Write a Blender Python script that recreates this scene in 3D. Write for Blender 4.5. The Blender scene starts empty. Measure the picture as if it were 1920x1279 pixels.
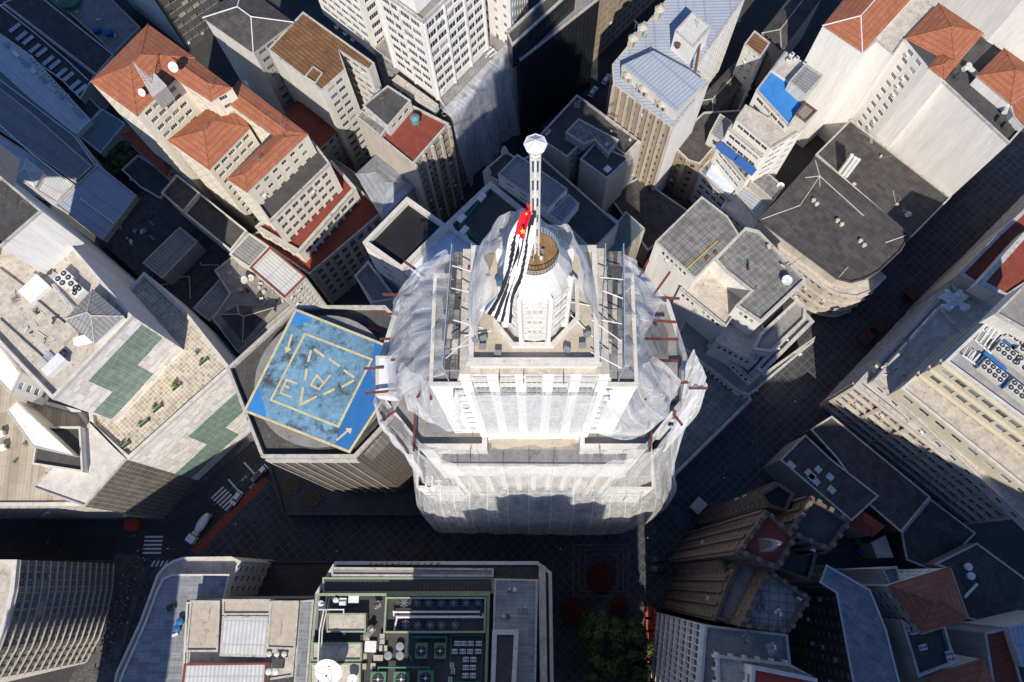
import bpy, math, random
from mathutils import Vector, Matrix
random.seed(7)
R=math.radians
SC=bpy.context.scene; COL=SC.collection
# ------------------------------------------------------------------ camera
F=1450.;H=220.;CX,CY=960.,639.5
def dcam(px,py): return Vector(((px-CX)/F,-(py-CY)/F,-1.0))
nd=dcam(1000,1087).normalized(); Zc=-nd
u_=dcam(1000,300); u_=(u_-u_.dot(nd)*nd).normalized(); Xc=u_.cross(Zc)
RM=Matrix((Xc,u_,Zc))                      # world <- camera
cd=bpy.data.cameras.new('camera'); cam=bpy.data.objects.new('camera',cd); COL.objects.link(cam)
cd.sensor_width=36; cd.lens=36*F/1920; cd.clip_end=3000; cd.clip_start=1
cam.matrix_world=Matrix.Translation((0,0,H))@RM.to_4x4(); SC.camera=cam
# ------------------------------------------------------------------ sky, sun, exposure
EL,AZ=43,1
w=bpy.data.worlds.new('World'); SC.world=w; w.use_nodes=True
nt=w.node_tree; bg=nt.nodes['Background']; sk=nt.nodes.new('ShaderNodeTexSky'); sk.sky_type='NISHITA'
sk.sun_disc=False; sk.sun_elevation=R(EL); sk.sun_rotation=R(180+AZ)
tn=nt.nodes.new('ShaderNodeMix'); tn.data_type='RGBA'; tn.blend_type='MULTIPLY'; tn.inputs[0].default_value=1; tn.inputs[7].default_value=(.80,.95,1.25,1)
nt.links.new(sk.outputs[0],tn.inputs[6]); nt.links.new(tn.outputs[2],bg.inputs[0]); bg.inputs[1].default_value=0.11; sk.ozone_density=4; sk.dust_density=.3; sk.altitude=700
sl=bpy.data.lights.new('sun','SUN'); sl.energy=5; sl.angle=R(.5); sl.color=(1,.93,.82)
so=bpy.data.objects.new('sun',sl); COL.objects.link(so)
so.rotation_euler=Vector((math.sin(R(AZ))*-math.cos(R(EL)),-math.cos(R(EL)),math.sin(R(EL)))).to_track_quat('Z','Y').to_euler()
SC.view_settings.view_transform='Standard'; SC.view_settings.look='None'; SC.view_settings.exposure=0.16
SC.cycles.max_bounces=6; SC.cycles.transparent_max_bounces=16
# ------------------------------------------------------------------ helpers
def ray(px,py): return RM@dcam(px,py)
def P(px,py,z):
    d=ray(px,py); t=(z-H)/d.z; return Vector((d.x*t,d.y*t,z))
def new(t,n,**k):
    x=t.nodes.new(n)
    for a,b in k.items(): setattr(x,a,b)
    return x
M={}
def mat(name,c,rough=.85,kind='plain',var=.35,sc=.15,sx=1.,sy=1.,line=None,spec=.3,metal=0.,c2=None,bump=.3,stain=None,st=.5):
    m=bpy.data.materials.new(name); m.use_nodes=True; t=m.node_tree; L=t.links.new; b=t.nodes['Principled BSDF']
    b.inputs['Roughness'].default_value=rough; b.inputs['Specular IOR Level'].default_value=spec; b.inputs['Metallic'].default_value=metal
    g=new(t,'ShaderNodeNewGeometry'); mp=new(t,'ShaderNodeMapping'); L(g.outputs['Position'],mp.inputs[0])
    mp.inputs['Scale'].default_value=(1.6,1.6,.14) if kind=='wall' else (1,1,1)
    n=new(t,'ShaderNodeTexNoise'); n.inputs['Scale'].default_value=sc; n.inputs['Detail'].default_value=9; n.inputs['Roughness'].default_value=.65; L(mp.outputs[0],n.inputs[0])
    n2=new(t,'ShaderNodeTexNoise'); n2.inputs['Scale'].default_value=sc*9; n2.inputs['Detail'].default_value=6; n2.inputs['Roughness'].default_value=.7; L(mp.outputs[0],n2.inputs[0])
    mx=new(t,'ShaderNodeMath',operation='ADD'); L(n.outputs[0],mx.inputs[0]); L(n2.outputs[0],mx.inputs[1])
    mr=new(t,'ShaderNodeMapRange'); L(mx.outputs[0],mr.inputs[0]); mr.inputs[1].default_value=.72; mr.inputs[2].default_value=1.28
    cr=new(t,'ShaderNodeMix',data_type='RGBA'); L(mr.outputs[0],cr.inputs[0])
    c2=c2 or c; lo=[v*(1-var) for v in c2]+[1]; hi=[min(1,v*(1+var*.4)) for v in c]+[1]
    cr.inputs[6].default_value=lo; cr.inputs[7].default_value=hi; out=cr.outputs[2]; h=None
    if stain:
        n3=new(t,'ShaderNodeTexNoise'); n3.inputs['Scale'].default_value=sc*2.3; n3.inputs['Detail'].default_value=12; n3.inputs['Roughness'].default_value=.75
        mp3=new(t,'ShaderNodeMapping'); mp3.inputs['Location'].default_value=(31,7,3); mp3.inputs['Scale'].default_value=(1.8,1.8,.09) if kind=='wall' else (1,1,1)
        L(g.outputs['Position'],mp3.inputs[0]); L(mp3.outputs[0],n3.inputs[0])
        r3=new(t,'ShaderNodeMapRange'); r3.inputs[1].default_value=st; r3.inputs[2].default_value=st+.12; L(n3.outputs[0],r3.inputs[0])
        s3=new(t,'ShaderNodeMix',data_type='RGBA'); L(r3.outputs[0],s3.inputs[0]); L(out,s3.inputs[6]); s3.inputs[7].default_value=(*stain,1); out=s3.outputs[2]
    if kind in('corr','tile','panel','cobble','glassgrid','shingle'):
        uv=new(t,'ShaderNodeTexCoord'); sp=new(t,'ShaderNodeSeparateXYZ'); L(uv.outputs['UV'],sp.inputs[0])
        def tri(o,per):
            a=new(t,'ShaderNodeMath',operation='DIVIDE'); L(o,a.inputs[0]); a.inputs[1].default_value=per
            f=new(t,'ShaderNodeMath',operation='PINGPONG'); L(a.outputs[0],f.inputs[0]); f.inputs[1].default_value=.5; return f.outputs[0],a.outputs[0]
        a,_=tri(sp.outputs[0],sx); bb,_=tri(sp.outputs[1],sy)
        if kind in('corr','tile'):
            r=new(t,'ShaderNodeMapRange'); L(a,r.inputs[0]); r.inputs[1].default_value=0; r.inputs[2].default_value=.32
            k=r.outputs[0]; h=a
            if kind=='tile' or sy>1:
                r2=new(t,'ShaderNodeMapRange'); L(bb,r2.inputs[0]); r2.inputs[1].default_value=0; r2.inputs[2].default_value=.06 if kind=='corr' else .2
                q=new(t,'ShaderNodeMath',operation='MULTIPLY'); L(k,q.inputs[0]); L(r2.outputs[0],q.inputs[1]); k=q.outputs[0]
        else:
            mn=new(t,'ShaderNodeMath',operation='MINIMUM')
            a2=new(t,'ShaderNodeMath',operation='MULTIPLY'); L(a,a2.inputs[0]); a2.inputs[1].default_value=sx
            b2=new(t,'ShaderNodeMath',operation='MULTIPLY'); L(bb,b2.inputs[0]); b2.inputs[1].default_value=sy
            L(a2.outputs[0],mn.inputs[0]); L(b2.outputs[0],mn.inputs[1])
            r=new(t,'ShaderNodeMapRange'); L(mn.outputs[0],r.inputs[0]); lw=.05*min(sx,sy) if kind!='cobble' else .12*min(sx,sy)
            r.inputs[1].default_value=lw*.5; r.inputs[2].default_value=lw; k=r.outputs[0]; h=k
            # per-cell tone
            wn=new(t,'ShaderNodeTexWhiteNoise',noise_dimensions='2D'); cx=new(t,'ShaderNodeCombineXYZ')
            for i_,(o_,p_) in enumerate(((sp.outputs[0],sx),(sp.outputs[1],sy))):
                d_=new(t,'ShaderNodeMath',operation='DIVIDE'); L(o_,d_.inputs[0]); d_.inputs[1].default_value=p_
                rr=new(t,'ShaderNodeMath',operation='ROUND'); L(d_.outputs[0],rr.inputs[0]); L(rr.outputs[0],cx.inputs[i_])
            # cells are centred at half periods, so shift by .5
            L(cx.outputs[0],wn.inputs[0])
            hs=new(t,'ShaderNodeMapRange'); L(wn.outputs[0],hs.inputs[0]); hs.inputs[3].default_value=.72 if kind!='glassgrid' else .45; hs.inputs[4].default_value=1.12
            for nd_ in list(t.nodes):
                pass
            vm=new(t,'ShaderNodeVectorMath',operation='SCALE'); L(out,vm.inputs[0]); L(hs.outputs[0],vm.inputs['Scale']); out=vm.outputs[0]
        lm=new(t,'ShaderNodeMix',data_type='RGBA'); L(k,lm.inputs[0]); L(out,lm.inputs[7])
        lm.inputs[6].default_value=(*(line or [v*.45 for v in c]),1); out=lm.outputs[2]
    L(out,b.inputs['Base Color'])
    bp=new(t,'ShaderNodeBump'); bp.inputs['Strength'].default_value=bump; bp.inputs['Distance'].default_value=.08
    L(h if h else n2.outputs[0],bp.inputs['Height']); L(bp.outputs[0],b.inputs['Normal'])
    M[name]=m; return m
mat('cream',(.72,.66,.55),kind='wall',var=.22,stain=(.46,.41,.33),st=.60)
mat('white',(.78,.755,.71),kind='wall',var=.2,stain=(.52,.48,.43),st=.60)
mat('offwhite',(.62,.60,.56),kind='wall',var=.25,stain=(.3,.28,.26),st=.58)
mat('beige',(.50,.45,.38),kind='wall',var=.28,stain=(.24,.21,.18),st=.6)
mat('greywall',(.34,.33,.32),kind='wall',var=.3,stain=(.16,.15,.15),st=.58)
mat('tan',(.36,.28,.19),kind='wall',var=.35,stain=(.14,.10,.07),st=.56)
mat('merlon',(.15,.125,.10),sc=1,var=.4)
mat('kioskbrown',(.09,.04,.03),sc=.8,var=.3)
mat('canopyred',(.08,.012,.012),sc=.8,var=.3)
mat('gothicred',(.26,.06,.045),sc=.4,var=.35)
mat('brownstone',(.145,.10,.076),kind='wall',var=.4,stain=(.09,.06,.04),st=.54)
mat('yellow',(.53,.485,.38),kind='wall',var=.15,stain=(.45,.38,.26),st=.66)
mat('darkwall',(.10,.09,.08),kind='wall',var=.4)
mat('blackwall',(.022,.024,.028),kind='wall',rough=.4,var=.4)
mat('coping',(.50,.47,.42),sc=.5,var=.35,stain=(.13,.12,.11),st=.54)
mat('copinglight',(.62,.58,.52),sc=.5,var=.3,stain=(.25,.22,.2),st=.57)
mat('bitumen',(.075,.072,.070),sc=.3,var=.45,stain=(.16,.15,.14),st=.60)
mat('black',(.018,.018,.02),sc=.3,var=.4,stain=(.05,.045,.04),st=.6,rough=.6)
mat('concrete',(.27,.255,.235),sc=.35,var=.4,stain=(.10,.095,.09),st=.56)
mat('lightconc',(.54,.485,.41),sc=.45,var=.45,stain=(.16,.145,.13),st=.55)
mat('slab',(.24,.23,.215),kind='panel',sx=1.6,sy=1.6,sc=.4,var=.35,stain=(.12,.115,.11),st=.58,line=(.08,.075,.07))
mat('tiles_floor',(.60,.52,.40),kind='panel',sx=.9,sy=.9,sc=.3,var=.15,line=(.13,.11,.08))
mat('plank',(.46,.39,.30),kind='panel',sx=9,sy=.9,sc=.4,var=.2,line=(.25,.2,.16))
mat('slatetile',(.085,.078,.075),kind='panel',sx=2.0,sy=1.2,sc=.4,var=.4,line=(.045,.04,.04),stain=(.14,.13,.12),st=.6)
mat('shingle',(.27,.28,.29),kind='panel',sx=2.4,sy=.9,sc=.4,var=.25,line=(.14,.145,.16))
mat('orange',(.44,.165,.085),kind='tile',sx=.6,sy=1.4,sc=.45,var=.5,line=(.24,.085,.045),bump=.8,stain=(.21,.10,.065),st=.54)
mat('redtile',(.30,.075,.045),kind='tile',sx=.55,sy=1.1,sc=.35,var=.35,line=(.15,.04,.025),bump=.8)
mat('redfloor',(.23,.055,.035),sc=.6,var=.35,stain=(.10,.04,.03),st=.58)
mat('redpaint',(.42,.07,.045),sc=.6,var=.2)
mat('rust',(.22,.115,.055),kind='corr',sx=1.1,sc=.25,var=.65,line=(.11,.055,.03),stain=(.42,.30,.20),st=.63)
mat('corrgrey',(.30,.30,.29),kind='corr',sx=.9,sy=4.5,sc=.35,var=.35,line=(.16,.16,.16),bump=.6)
mat('corrwhite',(.60,.60,.58),kind='corr',sx=.9,sy=5,sc=.35,var=.25,line=(.38,.38,.38),bump=.6)
mat('corrblue',(.40,.44,.49),kind='corr',sx=1.0,sy=7,sc=.3,var=.2,line=(.25,.28,.33),bump=.6,rough=.55)
mat('corrdark',(.09,.085,.085),kind='corr',sx=.9,sy=4,sc=.3,var=.4,line=(.05,.05,.05),bump=.6)
mat('corrteal',(.15,.21,.22),kind='corr',sx=.9,sc=.3,var=.3,line=(.09,.13,.14),bump=.6)
mat('metal',(.42,.44,.47),kind='panel',sx=6,sy=.8,sc=.4,var=.35,line=(.27,.29,.31),rough=.45,metal=.3,bump=.15)
mat('bluepaint',(.045,.22,.55),sc=.5,var=.25,stain=(.13,.15,.18),st=.60)
mat('helipad',(.17,.32,.43),sc=.13,var=.5,stain=(.055,.06,.065),st=.50)
mat('heliblue',(.03,.15,.38),sc=.5,var=.2,rough=.6)
mat('heliyellow',(.62,.52,.29),sc=.6,var=.35,stain=(.22,.21,.16),st=.57)
mat('heliroof',(.085,.08,.075),sc=.25,var=.5,stain=(.20,.18,.16),st=.58)
mat('greentile',(.22,.33,.27),kind='panel',sx=1.6,sy=1.0,sc=.3,var=.3,line=(.45,.48,.43),rough=.35)
mat('whitetile',(.86,.81,.75),kind='panel',sx=1.6,sy=1.0,sc=.12,var=.12,line=(.9,.87,.83),rough=.45)
mat('heliface',(.10,.085,.075),kind='panel',sx=.75,sy=1.8,sc=.3,var=.4,line=(.42,.36,.28),rough=.5)
mat('curtain',(.19,.17,.15),kind='panel',sx=1.2,sy=1.5,sc=.3,var=.5,line=(.50,.45,.37),rough=.35)
mat('blackgrid',(.016,.019,.024),kind='panel',sx=1.5,sy=1.1,sc=.3,var=.4,line=(.045,.05,.06),rough=.25)
mat('whitemetal',(.72,.72,.70),sc=1,var=.2,rough=.5)
mat('dirtywhite',(.60,.58,.53),sc=1.5,var=.3,rough=.6,stain=(.32,.25,.18),st=.62)
mat('steel',(.33,.34,.35),sc=1,var=.25,rough=.45,metal=.4)
mat('scaffold',(.36,.42,.47),sc=1,var=.25,rough=.45)
mat('redbeam',(.17,.05,.038),sc=1,var=.35,rough=.6)
mat('wood',(.34,.20,.09),kind='panel',sx=30,sy=.28,sc=.8,var=.5,line=(.10,.06,.03),stain=(.5,.38,.22),st=.62)
mat('greenpipe',(.03,.19,.12),sc=1,var=.2,rough=.5)
mat('greenframe',(.30,.36,.24),sc=1,var=.3)
mat('greenunit',(.10,.22,.12),sc=1,var=.25)
mat('tealtank',(.13,.27,.27),sc=1,var=.3,rough=.5)
mat('bluetank',(.03,.12,.32),sc=1,var=.2,rough=.5)
mat('fan',(.03,.03,.035),sc=2,var=.3,rough=.5)
mat('glass',(.045,.055,.065),sc=.6,var=.7,rough=.12,spec=.6)
mat('frame',(.40,.39,.37),sc=2,var=.2)
mat('framewhite',(.70,.69,.66),sc=2,var=.15)
mat('asphalt',(.045,.045,.047),sc=.2,var=.35)
mat('ground',(.06,.058,.056),sc=.1,var=.4)
mat('pavement',(.12,.115,.11),kind='panel',sx=1.1,sy=1.1,sc=.15,var=.4,line=(.06,.058,.055))
mat('mosaic',(.055,.060,.072),kind='cobble',sx=2.1,sy=2.1,sc=.2,var=.5,line=(.078,.075,.074))
mat('roadpaint',(.62,.62,.60),sc=2,var=.2)
mat('bikelane',(.25,.055,.04),sc=.5,var=.25)
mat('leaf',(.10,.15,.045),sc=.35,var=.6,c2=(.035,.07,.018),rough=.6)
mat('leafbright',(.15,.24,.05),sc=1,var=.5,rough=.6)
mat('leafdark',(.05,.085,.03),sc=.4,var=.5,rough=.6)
mat('bark',(.12,.08,.05),sc=2)
mat('skin',(.38,.22,.15),sc=3,var=.1)
for n_,c_ in dict(shirt_red=(.5,.04,.04),shirt_white=(.7,.7,.7),shirt_blue=(.06,.12,.4),shirt_black=(.02,.02,.025),shirt_yellow=(.6,.45,.06),shirt_green=(.06,.35,.2)).items(): mat(n_,c_,sc=3,var=.1)
mat('jeans',(.05,.06,.1),sc=3,var=.1)
mat('carwhite',(.72,.73,.74),sc=1,var=.04,rough=.25,spec=.6); mat('carblack',(.02,.02,.025),sc=1,var=.1,rough=.25,spec=.6)
mat('tyre',(.02,.02,.02)); mat('orangepaint',(.38,.06,.03),sc=1,var=.2)
mat('facadeorange',(.50,.27,.13),sc=.3,var=.2)
mat('flagblack',(.022,.02,.022),sc=1,var=.1,rough=.7); mat('flagwhite',(.8,.8,.82),sc=1,var=.06,rough=.7); mat('flagred',(.72,.01,.03),sc=1,var=.06,rough=.7); mat('flagyellow',(.85,.55,.04),sc=1,var=.05); mat('flagbluec',(.05,.1,.4))
mat('awningblue',(.03,.10,.33),sc=1,var=.15); mat('tarp',(.62,.68,.78),sc=.8,var=.3,rough=.5)
mat('plankgrey',(.20,.19,.18),kind='panel',sx=9,sy=.9,sc=.3,var=.4,line=(.06,.06,.06),stain=(.06,.06,.065),st=.52)
mat('terrace',(.48,.42,.33),sc=.6,var=.3,stain=(.25,.21,.17),st=.58)
_t=M['glass'].node_tree; _oi=_t.nodes.new('ShaderNodeObjectInfo'); _rp=_t.nodes.new('ShaderNodeValToRGB'); _rp.color_ramp.interpolation='CONSTANT'
for _p,_c in ((0,(.03,.035,.045,1)),(.45,(.07,.08,.10,1)),(.7,(.17,.17,.17,1)),(.86,(.36,.34,.30,1)),(.95,(.10,.14,.20,1))):
    _e=_rp.color_ramp.elements[0] if _p==0 else _rp.color_ramp.elements[1] if _p==.45 else _rp.color_ramp.elements.new(_p); _e.position=_p; _e.color=_c
_t.links.new(_oi.outputs['Random'],_rp.inputs[0]); _t.links.new(_rp.outputs[0],_t.nodes['Principled BSDF'].inputs['Base Color'])
def netmat(name,a0,a1,c=(.88,.88,.87)):
    m=bpy.data.materials.new(name); m.use_nodes=True; t=m.node_tree; L=t.links.new; t.nodes.clear()
    o=new(t,'ShaderNodeOutputMaterial'); tr=new(t,'ShaderNodeBsdfTransparent'); df=new(t,'ShaderNodeBsdfDiffuse'); tl=new(t,'ShaderNodeBsdfTranslucent')
    df.inputs[0].default_value=(*c,1); tl.inputs[0].default_value=(*c,1)
    m1=new(t,'ShaderNodeMixShader'); m1.inputs[0].default_value=.3; L(df.outputs[0],m1.inputs[1]); L(tl.outputs[0],m1.inputs[2])
    g=new(t,'ShaderNodeTexCoord'); mp=new(t,'ShaderNodeMapping'); mp.inputs['Scale'].default_value=(.8,.13,1); L(g.outputs['UV'],mp.inputs[0])
    n=new(t,'ShaderNodeTexNoise'); n.inputs['Scale'].default_value=1.3; n.inputs['Detail'].default_value=10; n.inputs['Roughness'].default_value=.7; n.inputs['Distortion'].default_value=.45; L(mp.outputs[0],n.inputs[0])
    r=new(t,'ShaderNodeMapRange'); r.inputs[1].default_value=.38; r.inputs[2].default_value=.66; r.inputs[3].default_value=a0; r.inputs[4].default_value=a1; L(n.outputs[0],r.inputs[0])
    # seams between the sheets of netting
    s=new(t,'ShaderNodeSeparateXYZ'); L(g.outputs['UV'],s.inputs[0]); pp=new(t,'ShaderNodeMath',operation='PINGPONG'); pp.inputs[1].default_value=1.6; L(s.outputs[0],pp.inputs[0])
    r2=new(t,'ShaderNodeMapRange'); r2.inputs[1].default_value=.05; r2.inputs[2].default_value=.12; r2.inputs[3].default_value=1; r2.inputs[4].default_value=0; L(pp.outputs[0],r2.inputs[0])
    q=new(t,'ShaderNodeMath',operation='MULTIPLY_ADD'); L(r2.outputs[0],q.inputs[0]); q.inputs[1].default_value=.3; L(r.outputs[0],q.inputs[2]); q.use_clamp=True
    n5=new(t,'ShaderNodeTexNoise'); n5.inputs['Scale'].default_value=.55; n5.inputs['Detail'].default_value=4; n5.inputs['Distortion'].default_value=.8; mp5=new(t,'ShaderNodeMapping'); mp5.inputs['Scale'].default_value=(1,.35,1); mp5.inputs['Rotation'].default_value=(0,0,.35); L(g.outputs['UV'],mp5.inputs[0]); L(mp5.outputs[0],n5.inputs[0])
    s5=new(t,'ShaderNodeMath',operation='SUBTRACT'); L(n5.outputs[0],s5.inputs[0]); s5.inputs[1].default_value=.5; a5=new(t,'ShaderNodeMath',operation='ABSOLUTE'); L(s5.outputs[0],a5.inputs[0])
    r5=new(t,'ShaderNodeMapRange'); r5.inputs[1].default_value=0; r5.inputs[2].default_value=.012; r5.inputs[3].default_value=.4; r5.inputs[4].default_value=0; L(a5.outputs[0],r5.inputs[0])
    q0=q; q=new(t,'ShaderNodeMath',operation='ADD'); q.use_clamp=True; L(q0.outputs[0],q.inputs[0]); L(r5.outputs[0],q.inputs[1])
    m2=new(t,'ShaderNodeMixShader'); L(q.outputs[0],m2.inputs[0]); L(tr.outputs[0],m2.inputs[1]); L(m1.outputs[0],m2.inputs[2]); L(m2.outputs[0],o.inputs[0])
    bp=new(t,'ShaderNodeBump'); bp.inputs['Strength'].default_value=.6; bp.inputs['Distance'].default_value=.5; L(n.outputs[0],bp.inputs['Height']); L(bp.outputs[0],df.inputs['Normal']); L(bp.outputs[0],tl.inputs['Normal'])
    M[name]=m
netmat('net',.30,.58); netmat('netdense',.44,.70); netmat('netskirt',.32,.60); netmat('netblue',.30,.62,(.75,.78,.82))

class MB:
    def __init__(s): s.v=[];s.f=[];s.m=[];s.ms=[]
    def mi(s,n):
        if n not in s.ms: s.ms.append(n)
        return s.ms.index(n)
    def poly(s,pts,m):
        b=len(s.v); s.v+= [tuple(p) for p in pts]; s.f.append(tuple(range(b,b+len(pts)))); s.m.append(s.mi(m))
    def grid(s,rows,m):
        b=len(s.v); nr=len(rows);nc=len(rows[0]); k=s.mi(m)
        for r in rows: s.v+=[tuple(p) for p in r]
        for i in range(nr-1):
            for j in range(nc-1):
                s.f.append((b+i*nc+j,b+i*nc+j+1,b+(i+1)*nc+j+1,b+(i+1)*nc+j)); s.m.append(k)
    def prism(s,pts,z0,z1,m,mt=None,bot=False):
        pts=ccw(pts); n=len(pts)
        for i in range(n):
            a,b=pts[i],pts[(i+1)%n]; s.poly([(a[0],a[1],z0),(b[0],b[1],z0),(b[0],b[1],z1),(a[0],a[1],z1)],m)
        s.poly([(p[0],p[1],z1) for p in pts],mt or m)
        if bot: s.poly([(p[0],p[1],z0) for p in reversed(pts)],m)
    def box(s,c,d,m,rot=0,mt=None):
        x,y,z=c; hx,hy=d[0]/2,d[1]/2; cs,sn=math.cos(rot),math.sin(rot)
        pts=[(x+a*hx*cs-b*hy*sn,y+a*hx*sn+b*hy*cs) for a,b in((-1,-1),(1,-1),(1,1),(-1,1))]
        s.prism(pts,z,z+d[2],m,mt,True)
    def cyl(s,c,r,h,m,n=14,r2=None,mt=None,ph=0):
        r2=r if r2 is None else r2; x,y,z=c
        A=[(x+r*math.cos(ph+2*math.pi*i/n),y+r*math.sin(ph+2*math.pi*i/n),z) for i in range(n)]
        B=[(x+r2*math.cos(ph+2*math.pi*i/n),y+r2*math.sin(ph+2*math.pi*i/n),z+h) for i in range(n)]
        for i in range(n): s.poly([A[i],A[(i+1)%n],B[(i+1)%n],B[i]],m)
        if r2>.001: s.poly(B,mt or m)
        s.poly(A[::-1],m)
    def bar(s,a,b,r,m,n=6):
        a=Vector(a);b=Vector(b);d=(b-a).normalized(); e=d.orthogonal().normalized(); f=d.cross(e)
        A=[a+e*r*math.cos(2*math.pi*i/n)+f*r*math.sin(2*math.pi*i/n) for i in range(n)]; D=b-a
        for i in range(n): s.poly([A[i],A[(i+1)%n],A[(i+1)%n]+D,A[i]+D],m)
        s.poly([p+D for p in A],m); s.poly(A[::-1],m)
    def mesh(s,name):
        me=bpy.data.meshes.new(name); me.from_pydata(s.v,[],s.f); 
        for n in s.ms: me.materials.append(M[n])
        me.polygons.foreach_set('material_index',s.m)
        uv=me.uv_layers.new(name='UVMap').data
        for p in me.polygons:
            n=p.normal
            if abs(n.z)>.999:
                # flat: align u with the first edge
                a=me.vertices[p.vertices[0]].co; b=me.vertices[p.vertices[1]].co; U=(b-a); U.z=0
                U=U.normalized() if U.length>1e-6 else Vector((1,0,0)); V=Vector((-U.y,U.x,0))
            else: U=Vector((-n.y,n.x,0)).normalized(); V=n.cross(U)
            for li in p.loop_indices:
                co=me.vertices[me.loops[li].vertex_index].co; uv[li].uv=(co.dot(U),co.dot(V))
        return me
    def obj(s,name,parent=None,smooth=False,me=None):
        me=me or s.mesh(name)
        if smooth: me.polygons.foreach_set('use_smooth',[True]*len(me.polygons))
        o=bpy.data.objects.new(name,me); COL.objects.link(o)
        if parent: link(o,parent)
        return o
def link(o,p):
    o.parent=p; o.matrix_parent_inverse=Matrix.Translation(-Vector(p.location)) if p.rotation_euler.z==0 else p.matrix_basis.inverted()
def ccw(p):
    a=sum(p[i][0]*p[(i+1)%len(p)][1]-p[(i+1)%len(p)][0]*p[i][1] for i in range(len(p)))
    return list(p) if a>0 else list(reversed(p))
def inset(pts,d):
    n=len(pts); out=[]
    for i in range(n):
        a=Vector(pts[i-1][:2]);b=Vector(pts[i][:2]);c=Vector(pts[(i+1)%n][:2])
        e1=(b-a).normalized(); e2=(c-b).normalized(); n1=Vector((-e1.y,e1.x)); n2=Vector((-e2.y,e2.x))
        k=n1+n2; l=max(.35,k.length_squared/2); out.append(b+k/k.length_squared*2*d if k.length_squared>.3 else b+k*d)
    return out
def tag(o,label=None,cat=None,group=None,kind=None):
    if label: o['label']=label
    if cat: o['category']=cat
    if group: o['group']=group
    if kind: o['kind']=kind
    elif cat: o['kind']='thing'
    return o
def empty(name,loc,label,cat,group=None,rz=0):
    o=bpy.data.objects.new(name,None); o.location=loc; o.rotation_euler.z=rz; o.empty_display_size=1; COL.objects.link(o)
    return tag(o,label,cat,group)
def local(o,p):            # child already modelled in its parent's own space
    o.parent=p; return o
def copy_tree(o,parent=None):
    c=o.copy(); COL.objects.link(c)
    if parent: c.parent=parent
    for ch in list(o.children): copy_tree(ch,c)
    return c
def struct(name,mb): o=mb.obj(name); o['kind']='structure'; return o
# ------------------------------------------------------------------ windows
WM={}
def winmesh(w,h,fm,nx=2,nz=2,d=.2,gl='glass'):
    k=(round(w,2),round(h,2),fm,nx,nz,gl)
    if k in WM: return WM[k]
    b=MB(); t=.07
    b.poly([(-w/2,-d,0),(w/2,-d,0),(w/2,-d,h),(-w/2,-d,h)],gl)
    def bx(x0,x1,z0,z1): b.prism([(x0,-d-.02),(x1,-d-.02),(x1,-d+.06),(x0,-d+.06)],z0,z1,fm)
    bx(-w/2,w/2,0,t);bx(-w/2,w/2,h-t,h);bx(-w/2,-w/2+t,t,h-t);bx(w/2-t,w/2,t,h-t)
    for i in range(1,nx): x=-w/2+w*i/nx; bx(x-t*.4,x+t*.4,t,h-t)
    for i in range(1,nz): z=h*i/nz; b.prism([(-w/2+t,-d-.01),(w/2-t,-d-.01),(w/2-t,-d+.05),(-w/2+t,-d+.05)],z-t*.4,z+t*.4,fm)
    WM[k]=b.mesh('window'); return WM[k]
def wallgrid(b,a,c,z0,z1,m,ops,rec=.22):
    """wall from a to c (outward on the right) with rectangular openings ops=(us,vs,w,h)"""
    a=Vector(a[:2]);c=Vector(c[:2]);L=(c-a).length;e=(c-a)/L;n=Vector((e.y,-e.x))
    def q(u,v,dd=0): p=a+e*u-n*dd; return (p.x,p.y,v)
    if not ops: b.poly([q(0,z0),q(L,z0),q(L,z1),q(0,z1)],m); return
    us,vs,w,h=ops; U=[0]; 
    for x in us: U+=[x,x+w]
    U.append(L); V=[z0]
    for z in vs: V+=[z,z+h]
    V.append(z1)
    for i in range(len(U)-1):
        if i%2==0: b.poly([q(U[i],z0),q(U[i+1],z0),q(U[i+1],z1),q(U[i],z1)],m); continue
        for j in range(len(V)-1):
            if j%2==0: b.poly([q(U[i],V[j]),q(U[i+1],V[j]),q(U[i+1],V[j+1]),q(U[i],V[j+1])],m)
            else:
                x0,x1,y0,y1=U[i],U[i+1],V[j],V[j+1]
                b.poly([q(x0,y0),q(x1,y0),q(x1,y0,rec),q(x0,y0,rec)],m); b.poly([q(x0,y1,rec),q(x1,y1,rec),q(x1,y1),q(x0,y1)],m)
                b.poly([q(x0,y0),q(x0,y0,rec),q(x0,y1,rec),q(x0,y1)],m); b.poly([q(x1,y0,rec),q(x1,y0),q(x1,y1),q(x1,y1,rec)],m)
                b.poly([q(x0,y0,rec),q(x1,y0,rec),q(x1,y1,rec),q(x0,y1,rec)],'fan')
def poly_world(p,z): return [P(x,y,z).xy for x,y in p]
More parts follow.
